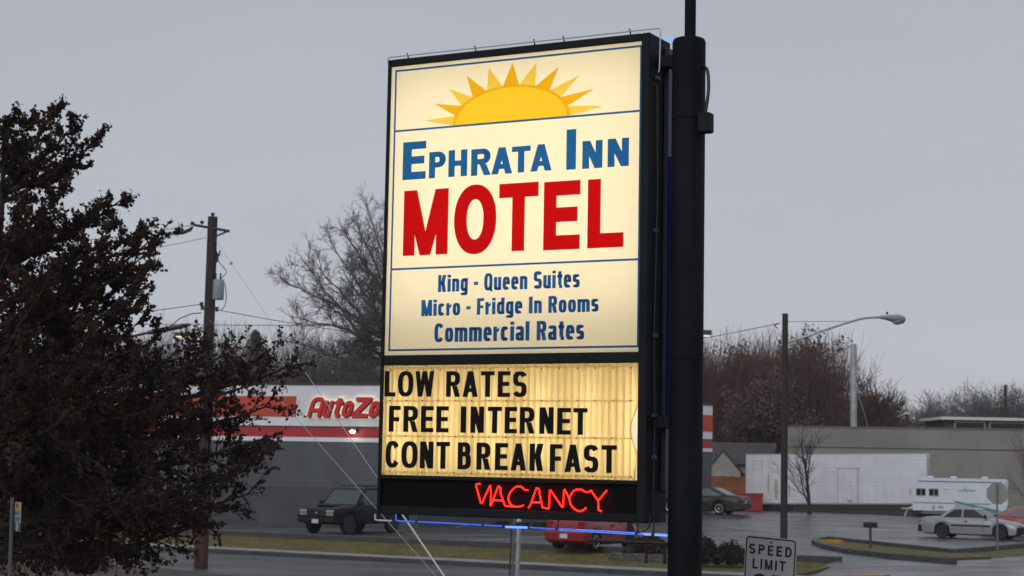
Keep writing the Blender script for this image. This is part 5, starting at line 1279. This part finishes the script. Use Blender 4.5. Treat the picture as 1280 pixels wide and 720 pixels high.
mb = MB(); mb.tube([upl(269, 313), upl(272, 318), upl(272, 326), upl(269, 328)], .035, 6); mb.tube([upl(275, 313), upl(274, 320)], .025, 6); mb.build('fuse_cutout', M['dark_metal'], up_)
mb = MB()
for l in ([(266, 300), (270, 322), (283, 339), (278, 346), (276, 350)], [(281, 354), (283, 370), (281, 382), (276, 388)], [(258, 386), (268, 390), (275, 387)]):
    mb.tube([upl(*q_) for q_ in smooth_path(l, 3)], .012, 4)
mb.build('jumper_wire', M['wire'], up_)
mb = MB()
for q_ in ((252, 380), (253, 385), (271, 386)): mb.lathe([(.02, -.06), (.07, -.05), (.04, 0), (.07, .05), (.02, .06)], upl(*q_), 'z', 8)
mb.build('spool_insulator', M['dark_metal'], up_)
# guys run from the pole towards an anchor near the motel sign
anc = at(612, 800, 21.5) ; anc.z = .05
uw = Vector((ub.x, ub.y, 0))
for (s0, e0, rr, lab) in ((upl(268, 298) + uw, at(604, 792, 21.5), .006, 0), (upl(262, 400) + uw, at(596, 778, 21.5), .005, 1)):
    e0 = Vector((e0.x, e0.y, max(0.02, e0.z)))
    gw = MB().tube([s0 - uw, e0 - uw], rr, 5).build('guy_wire', M['galv'], up_)
    f0 = .885 if lab == 0 else 0
    if lab == 0:
        MB().tube([s0.lerp(e0, .80) - uw, e0 - uw], .0135, 8).build('guy_guard', mat('guy_guard', (.50, .49, .42), .5), gw)
    for f in ((.14,) if lab == 0 else (.33,)):
        q0, q1 = s0.lerp(e0, f) - uw, s0.lerp(e0, f + .008) - uw
        MB().tube([q0, q0.lerp(q1, .5), q1], [.02, .05, .02], 8).build('strain_insulator', M['galv'], gw)
def wire_obj(label, pts, r=.012, sag=0, cat='power line', nm='power_line'):
    a, b = Vector(pts[0]), Vector(pts[-1]); P = []
    if len(pts) == 2:
        for i in range(13): t = i / 12; P.append(a.lerp(b, t) - Vector((0, 0, sag * 4 * t * (1 - t))))
    else: P = pts
    tag(MB().tube(P, r, 5).build(nm, M['wire']), label, cat)
def fw(px, py): return at(px, py, UY)
wire_obj('top power line running left from the crossarm tip', [fw(242, 281), at(-60, 312, UY - 14)], .010, .12)
wire_obj('second power line running left from the strain insulator below the crossarm', [fw(222, 293), at(-60, 322, UY - 14)], .010, .12)
wire_obj('thin power line running left from the pole just below the crossarm', [fw(258, 297), at(-60, 345, UY - 14)], .008, .1)
wire_obj('service line running left from the spool insulators under the transformer', [fw(252, 380), at(-60, 398, UY - 14)], .012, .15)
wire_obj('thick cable drooping left from the pole towards the streetlight arm', [fw(252, 391), fw(240, 392), fw(225, 398), fw(205, 414), fw(188, 425), fw(120, 448)], .016)
wire_obj('service line running right from under the transformer behind the bare tree', [fw(275, 388), at(520, 424, 84)], .012, .1)
wire_obj('far level line crossing behind the utility pole', [at(-40, 404, 105), at(520, 408, 105)], .02, .0)
for px, pt, pb, arm, lab in ((1134, 518, 537, 1, 'tiny far utility pole with a crossarm above the tan roof line'), (1257, 481, 524, 0, 'tall thin far utility pole above the white roof slab')):
    Y = 131 if arm else 190; fb = at(px, pb, Y); t = thing('utility_pole', lab, 'utility pole', (fb.x, fb.y, .8)); zt3 = zat(px, pt, Y) - .8
    MB().tube([(0, 0, 0), (0, 0, zt3)], [.22, .17], 8).build('shaft', M['wood_pole'], t)
    if arm: MB().box(-.75, .75, -.06, .06, zt3 - .75, zt3 - .60).build('crossarm', M['wood_pole'], t)
# streetlight right
lb = onz(979.5, 712, .25); LY = lb.y
sl_ = thing('street_lamp', 'tall dark street lamp pole with curved arm and grey cobra head', 'street lamp', (lb.x, lb.y, .1))
def ll(px, py, dy=0): return at(px, py, LY + dy) - Vector((lb.x, lb.y, .1))
tpp = ll(981.5, 392)
MB().tube([(0, 0, -.2), tpp * .5, tpp], [.115, .10, .088], 14).build('pole', mat('brown_pole', (.022, .016, .014), .7, 0, .2, 4), sl_, smooth=50)
MB().tube([ll(*q_) for q_ in smooth_path([(982, 429), (1010, 420), (1040, 409.5), (1065, 401.5), (1082, 397.5), (1102, 396.5)], 4)], .036, 8).build('arm', M['galv'], sl_, smooth=60)
MB().tube([ll(984, 402), ll(1064, 401.5)], .012, 6).build('tie_rod', M['galv'], sl_)
h0, h1 = ll(1100, 396.5), ll(1132, 398.5); ax_ = (h1 - h0); rings = []
for f, w_, zu_, zd in ((0, .05, .05, -.05), (.2, .09, .07, -.07), (.45, .15, .10, -.12), (.7, .17, .12, -.17), (.9, .13, .09, -.16), (1, .04, .02, -.06)):
    p = h0 + ax_ * f; rings.append([(p.x, p.y + w_ * math.cos(a), p.z + (zu_ if math.sin(a) > 0 else -zd) * math.sin(a)) for a in [k * math.pi / 5 for k in range(10)]])
MB().loft(rings).build('lamp_head', mat('lamp_grey', (.24, .25, .26), .5, 0, .1, 4), sl_, smooth=50)
lc = h0 + ax_ * .68; MB().lathe([(.001, -.20), (.10, -.18), (.15, -.13), (.15, -.08), (.001, -.08)], lc, 'z', 14).build('lens', mat('lamp_lens_grey', (.30, .30, .28), .2, spec=.8), sl_, smooth=60)
MB().lathe([(.03, .10), (.035, .17), (.001, .18)], h0 + ax_ * .28, 'z', 8).build('photocell', M['dark_metal'], sl_)
MB().tube([ll(974, 404), ll(968, 407), ll(972, 410)], .02, 5).build('wire_clamp', M['dark_metal'], sl_)
wire_obj('thin line running from the street lamp pole to behind the sign pole', [at(974, 404, LY), at(820, 432, LY + 25)], .012, .05)
# car park shoebox lamps
def shoebox(px0, px1, pyt, pyb, Y, pole_px, label, nm='parking_lamp', arm=True):
    z0 = lot_z(Y); b = at(pole_px, pyt, Y); t = thing(nm, label, 'lamp', (b.x, b.y, z0)); c0, c1 = at(px0, pyt, Y), at(px1, pyt, Y); zl = zat(px0, pyb, Y)
    x0, x1 = c0.x - b.x, c1.x - b.x; zt2 = c0.z - z0; zb2 = zl - z0
    MB().tube([(0, 0, 0), (0, 0, (zt2 + zb2) / 2)], [.085, .06], 10).build('pole', mat('pole_grey', (.05, .052, .055), .6), t)
    MB().bbox(x0, x1, -.2, .2, zb2 + .05, zt2, .02).build('lamp_housing', M['dark_metal'], t)
    MB().box(x0 + .07, x1 - .07, -.15, .15, zb2, zb2 + .048).build('lamp_lens', emit('sodium', (1.0, .80, .45), .9, (.5, .45, .3)), t)
    MB().tube([(0, 0, (zt2 + zb2) / 2), (x1 - .1, 0, (zt2 + zb2) / 2)], .04, 6).build('arm', M['dark_metal'], t)
shoebox(219, 243, 415.5, 421.5, 72, 221.5, 'lit shoebox lamp on a slim pole between the dark tree and utility pole')
shoebox(866, 889, 412.5, 420, 84, 858, 'lit shoebox lamp peeking out from behind the sign pole')
# second cobra lamp arm emerging from the leafy tree
cb_ = onz(95, 690, .3); cl = thing('street_lamp', 'dark street lamp arm reaching out of the leafy tree towards the pole', 'street lamp', (cb_.x, cb_.y, .3))
def cll(px, py): return at(px, py, cb_.y) - Vector((cb_.x, cb_.y, .3))
MB().tube([(0, 0, 0), cll(97, 440)], [.10, .07], 10).build('pole', M['dark_metal'], cl)
MB().tube([cll(97, 440), cll(140, 426), cll(185, 416)], .045, 6).build('arm', M['dark_metal'], cl); p, q_ = cll(184, 416.3), cll(238, 405.5)
MB().tube([p, p.lerp(q_, .15), p.lerp(q_, .8), q_], [.05, .085, .08, .04], 8).build('lamp_head', M['dark_metal'], cl)
# speed limit sign
sp0 = at(964, 720, 19.4); SPY = 19.4
ss = thing('speed_limit_sign', 'white SPEED LIMIT sign with black border, slightly crooked', 'road sign', (sp0.x, sp0.y, 0), 0)
pivot = bpy.data.objects.new('sign_plate', None)
al = R_(-33); ux = Vector((math.cos(al), math.sin(al), 0)); tilt = R_(3.0)
zs_top = zat(962, 671.5, 19.4)
def sps(x, z, d=0):      # plate coords: x right from centre, z down from top
    ca_, sa_ = math.cos(tilt), math.sin(tilt); X = x * ca_ - z * sa_; Z = -x * sa_ - z * ca_
    nrm = Vector((ux.y, -ux.x, 0)); p = ux * X + nrm * d; return (p.x, p.y, zs_top + Z)
SWD, SHT = .61, .762
def rrect(x0, x1, z0, z1, r, n=5):
    o = []
    for cx, cz, a0 in ((x1 - r, z0 + r, -90), (x1 - r, z1 - r, 0), (x0 + r, z1 - r, 90), (x0 + r, z0 + r, 180)):
        for k in range(n + 1): a = R_(a0 + 90 * k / n); o.append((cx + r * math.cos(a), cz + r * math.sin(a)))
    return o
def plate(mb, poly, d0, d1): put(mb, [poly], lambda x, y, d: sps(x, y, d0 + d), d1 - d0)
mb = MB(); plate(mb, rrect(-SWD / 2, SWD / 2, 0, SHT, .045), 0, .004)
pl = mb.build('plate', mat('sign_white', (.40, .41, .43), .45, 0, .05, 6), ss)
mb = MB(); o_ = rrect(-SWD / 2 + .010, SWD / 2 - .010, .010, SHT - .010, .038); i_ = rrect(-SWD / 2 + .024, SWD / 2 - .024, .024, SHT - .024, .026)
nn = len(o_); put(mb, [[o_[k], o_[(k + 1) % nn], i_[(k + 1) % nn], i_[k]] for k in range(nn)], lambda x, y, d: sps(x, y, .0045 + d), .001, 0, 0)
mb.build('border', M['soot'], pl)
def stext(s_, x0, x1, z0, z1, stem, gapk=.28):
    mb = MB(); ws = {'I': stem, 'M': 1.15, 'L': .82, 'E': .82, 'T': .9, 'S': .95, 'P': .92, 'D': .95}; n_ = len(s_)
    h = z1 - z0; tot = sum(.0 if c == 'I' else ws[c] if c in ws else 1 for c in s_); fixed = stem * s_.count('I'); g_ = (x1 - x0) * .075
    k = (x1 - x0 - g_ * (n_ - 1) - fixed) / tot; x = x0
    for c in s_:
        wd = stem if c == 'I' else (ws[c] if c in ws else 1) * k
        put(mb, glyph(c, wd, h, stem, stem * .95, 2.2), lambda p, q_, d, x=x: sps(x + p, z1 - q_, .0045 + d), .001)
        x += wd + g_
    return mb.build('lettering', M['soot'], pl)
stext('SPEED', -.255, .25, .088, .198, .022); stext('LIMIT', -.205, .185, .245, .355, .022); stext('25', -.20, .20, .405, .705, .055)
mb = MB()
for z in (.055, .73): mb.lathe([(.001, -.012), (.012, -.010), (.014, -.005)], sps(0, z, 0), 'y', 8)
mb.build('bolt', M['dark_metal'], pl)
pz = sps(0, 0, -.035); MB().box(pz[0] - .03, pz[0] + .03, pz[1] - .03, pz[1] + .02, -.2, zs_top - .05).build('post', M['galv'], ss)
# bus stop sign
bs0 = at(13.5, 720, 23.5); bs = thing('bus_stop_sign', 'narrow blue and white bus stop sign on a thin grey post', 'bus stop sign', (bs0.x, bs0.y, 0))
MB().tube([(0, 0, -.1), (at(15.5, 622, 23.5) - Vector((bs0.x, bs0.y, 0)))], .024, 8).build('post', mat('post_grey', (.10, .11, .12), .5, .3), bs)
ba = R_(58); bu = Vector((math.cos(ba), -math.sin(ba), 0)); bz0, bz1 = zat(24, 627, 23.5), zat(24, 664, 23.5); bo = at(18.5, 640, 23.5) - Vector((bs0.x, bs0.y, 0))
def bsp(x, z, d=0): p = Vector((bo.x, bo.y, 0)) + bu * x + Vector((bu.y, -bu.x, 0)) * d; return (p.x, p.y, z)
bw = .30; bh = bz0 - bz1
def bpl(nm, x0, x1, f0, f1, d, m_): mb = MB(); put(mb, [[(x0, bz0 - bh * f0), (x1, bz0 - bh * f0), (x1, bz0 - bh * f1), (x0, bz0 - bh * f1)]], lambda x, z, dd: bsp(x, z, d + dd), .003); return mb.build(nm, m_, bs)
bpl('plate', 0, bw, 0, 1, 0, mat('bus_blue', (.03, .06, .14), .5)); bpl('header', .02, bw - .02, .01, .25, .004, mat('bus_yellow', (.40, .32, .08), .5)); bpl('text_field', .02, bw - .02, .26, .70, .004, mat('bus_white', (.42, .43, .42), .5))
mb = MB()
for wd_, f0, f1 in (('BUS', .29, .46), ('STOP', .50, .67)):
    k = (bw - .07) / len(wd_); 
    for i, c in enumerate(wd_): put(mb, glyph(c, k * .8, bh * (f1 - f0), .014, .014), lambda p, q_, d, i=i, f1=f1: bsp(.035 + i * k + p, bz0 - bh * f1 + q_, .008 + d), .001)
mb.build('lettering', M['soot'], bs)
mb = MB(); mb.lathe([(.001, 0), (.05, 0)], (0, 0, 0), 'z', 4) if False else None
put(mb, [[(.15 + .055 * math.cos(a), bz0 - bh * .85 + .055 * math.sin(a)) for a in [k * math.pi / 8 for k in range(16)]]], lambda x, z, d: bsp(x, z, .005 + d), .002); mb.build('emblem', mat('bus_emblem', (.35, .36, .30), .5), bs)
mb = MB(); put(mb, [[(.09, bz0 - bh * .2), (.16, bz0 - bh * .2), (.16, bz0 - bh * .08), (.13, bz0 - bh * .05), (.09, bz0 - bh * .1)]], lambda x, z, d: bsp(x, z, .009 + d), .001); mb.build('pictogram', M['soot'], bs)
# stop sign from behind
st0 = onz(1247, 700, .16); st = thing('stop_sign', 'octagonal road sign seen from its grey back at the corner', 'road sign', (st0.x, st0.y, .15))
sc_ = at(1247.5, 617, st0.y) - Vector((st0.x, st0.y, .15)); ro = 13.2 / FPX * st0.y
MB().tube([(0, 0, -.1), (0, 0, sc_.z + ro * .9)], .036, 8).build('post', mat('stop_post', (.16, .17, .18), .5, .4), st)
so_ = MB(); a_ = R_(30); n_ = Vector((math.sin(a_), math.cos(a_), 0)); uu = Vector((math.cos(a_), -math.sin(a_), 0))
pts = [uu * (ro * math.cos(R_(22.5 + 45 * k)) / math.cos(R_(22.5))) + Vector((0, 0, sc_.z + ro * math.sin(R_(22.5 + 45 * k)) / math.cos(R_(22.5)))) for k in range(8)]
so_.add([p + n_ * .04 for p in pts] + [p + n_ * .045 for p in pts], [tuple(range(8)), tuple(range(15, 7, -1))] + [(i, (i + 1) % 8, (i + 1) % 8 + 8, i + 8) for i in range(8)]); so_.build('plate', mat('stop_back', (.25, .255, .26), .55, .2), st)
# black mailbox
mp = onz(1088, 683.5, .5); mbx = thing('mailbox', 'small black box mailbox on a post in the driveway island', 'mailbox', (mp.x, mp.y, .47), R_(-10)); hm = zat(1088, 652.5, mp.y) - .47
MB().box(-.05, .05, -.05, .05, -.1, hm - .18).build('post', M['dark_metal'], mbx)
mb = MB(); rings = []
for x in (-.25, .25): rings.append([(x, -.11, hm - .2)] + [(x, .11 * math.cos(a) * -1, hm - .1 + .1 * math.sin(a)) for a in [k * math.pi / 6 for k in range(7)]] + [(x, .11, hm - .2)])
mb.loft(rings); mb.build('box', M['plastic_black'], mbx)
# posts below the motel sign
def post(px, pyb, pyt, Y, r, label, m_, lean=0):
    b = at(px, 720, Y); t = thing('steel_post', label, 'post', (b.x, b.y, 0)); top_ = at(px + lean, pyt, Y) - Vector((b.x, b.y, 0))
    MB().tube([Vector((0, 0, -.1)), top_], r, 10).build('shaft', m_, t, smooth=60); MB().lathe([(r * 1.15, -.02), (r * 1.2, .01), (r * .6, .035), (.001, .04)], top_, 'z', 10).build('cap', m_, t)
post(645, 720, 652, 25, .034, 'bright galvanised pipe post under the lit sign', M['galv'], 3.5)
post(640.5, 720, 650, 40, .030, 'slim grey post just left of the bright pipe under the sign', mat('post_dull', (.13, .135, .14), .6), 2)
post(635, 720, 648, 34, .018, 'thin rusty leaning rod left of the two grey posts', mat('post_rust', (.05, .04, .035), .8), 5)
# low rail and dark lamp post behind the sign
rb = onz(787, 688, .45); rp_ = thing('dark_post', 'dark square post on a concrete pad behind the motel sign', 'post', (rb.x, rb.y, .36))
MB().bbox(-.10, .10, -.10, .10, 0, 5.0, .01).build('shaft', M['plastic_black'], rp_); MB().lathe([(.24, 0), (.22, .1), (.13, .2), (.12, .25)], (0, 0, 0), 'z', 12).build('base', M['plastic_black'], rp_)
MB().bbox(-.6, .6, -.3, .3, -.12, 0, .02).build('pad', M['gravel'], rp_)
ra_, rb2 = at(735, 675.5, 57), at(834, 679.5, 56); rt = thing('guard_rail', 'low black pipe guard rail in front of the red hatchback', 'railing', (ra_.x, ra_.y, .3))
l0 = Vector((0, 0, ra_.z - .3)); l1 = rb2 - Vector((ra_.x, ra_.y, .3))
MB().tube([l0, l1], .055, 8).build('rail', M['plastic_black'], rt)
for f in (.74, .97): q_ = l0.lerp(l1, f); MB().tube([q_, (q_.x, q_.y, -.1)], .045, 8).build('post', M['plastic_black'], rt)

# ================================================================== AIR
hz = MB().box(-330, 330, -70, 420, -1.5, 45).build('haze', M['wire'])
hz['kind'] = 'stuff'; hz['label'] = 'thin grey winter haze lying over the whole street'; hz['category'] = 'haze'
hm_ = bpy.data.materials.new('haze'); hm_.use_nodes = True; t = hm_.node_tree; t.nodes.clear()
o_ = t.nodes.new('ShaderNodeOutputMaterial'); vp = t.nodes.new('ShaderNodeVolumePrincipled'); vp.inputs['Color'].default_value = (.9, .92, .96, 1); vp.inputs['Density'].default_value = .0003; vp.inputs['Anisotropy'].default_value = .2
t.links.new(vp.outputs[0], o_.inputs['Volume']); hz.data.materials[0] = hm_
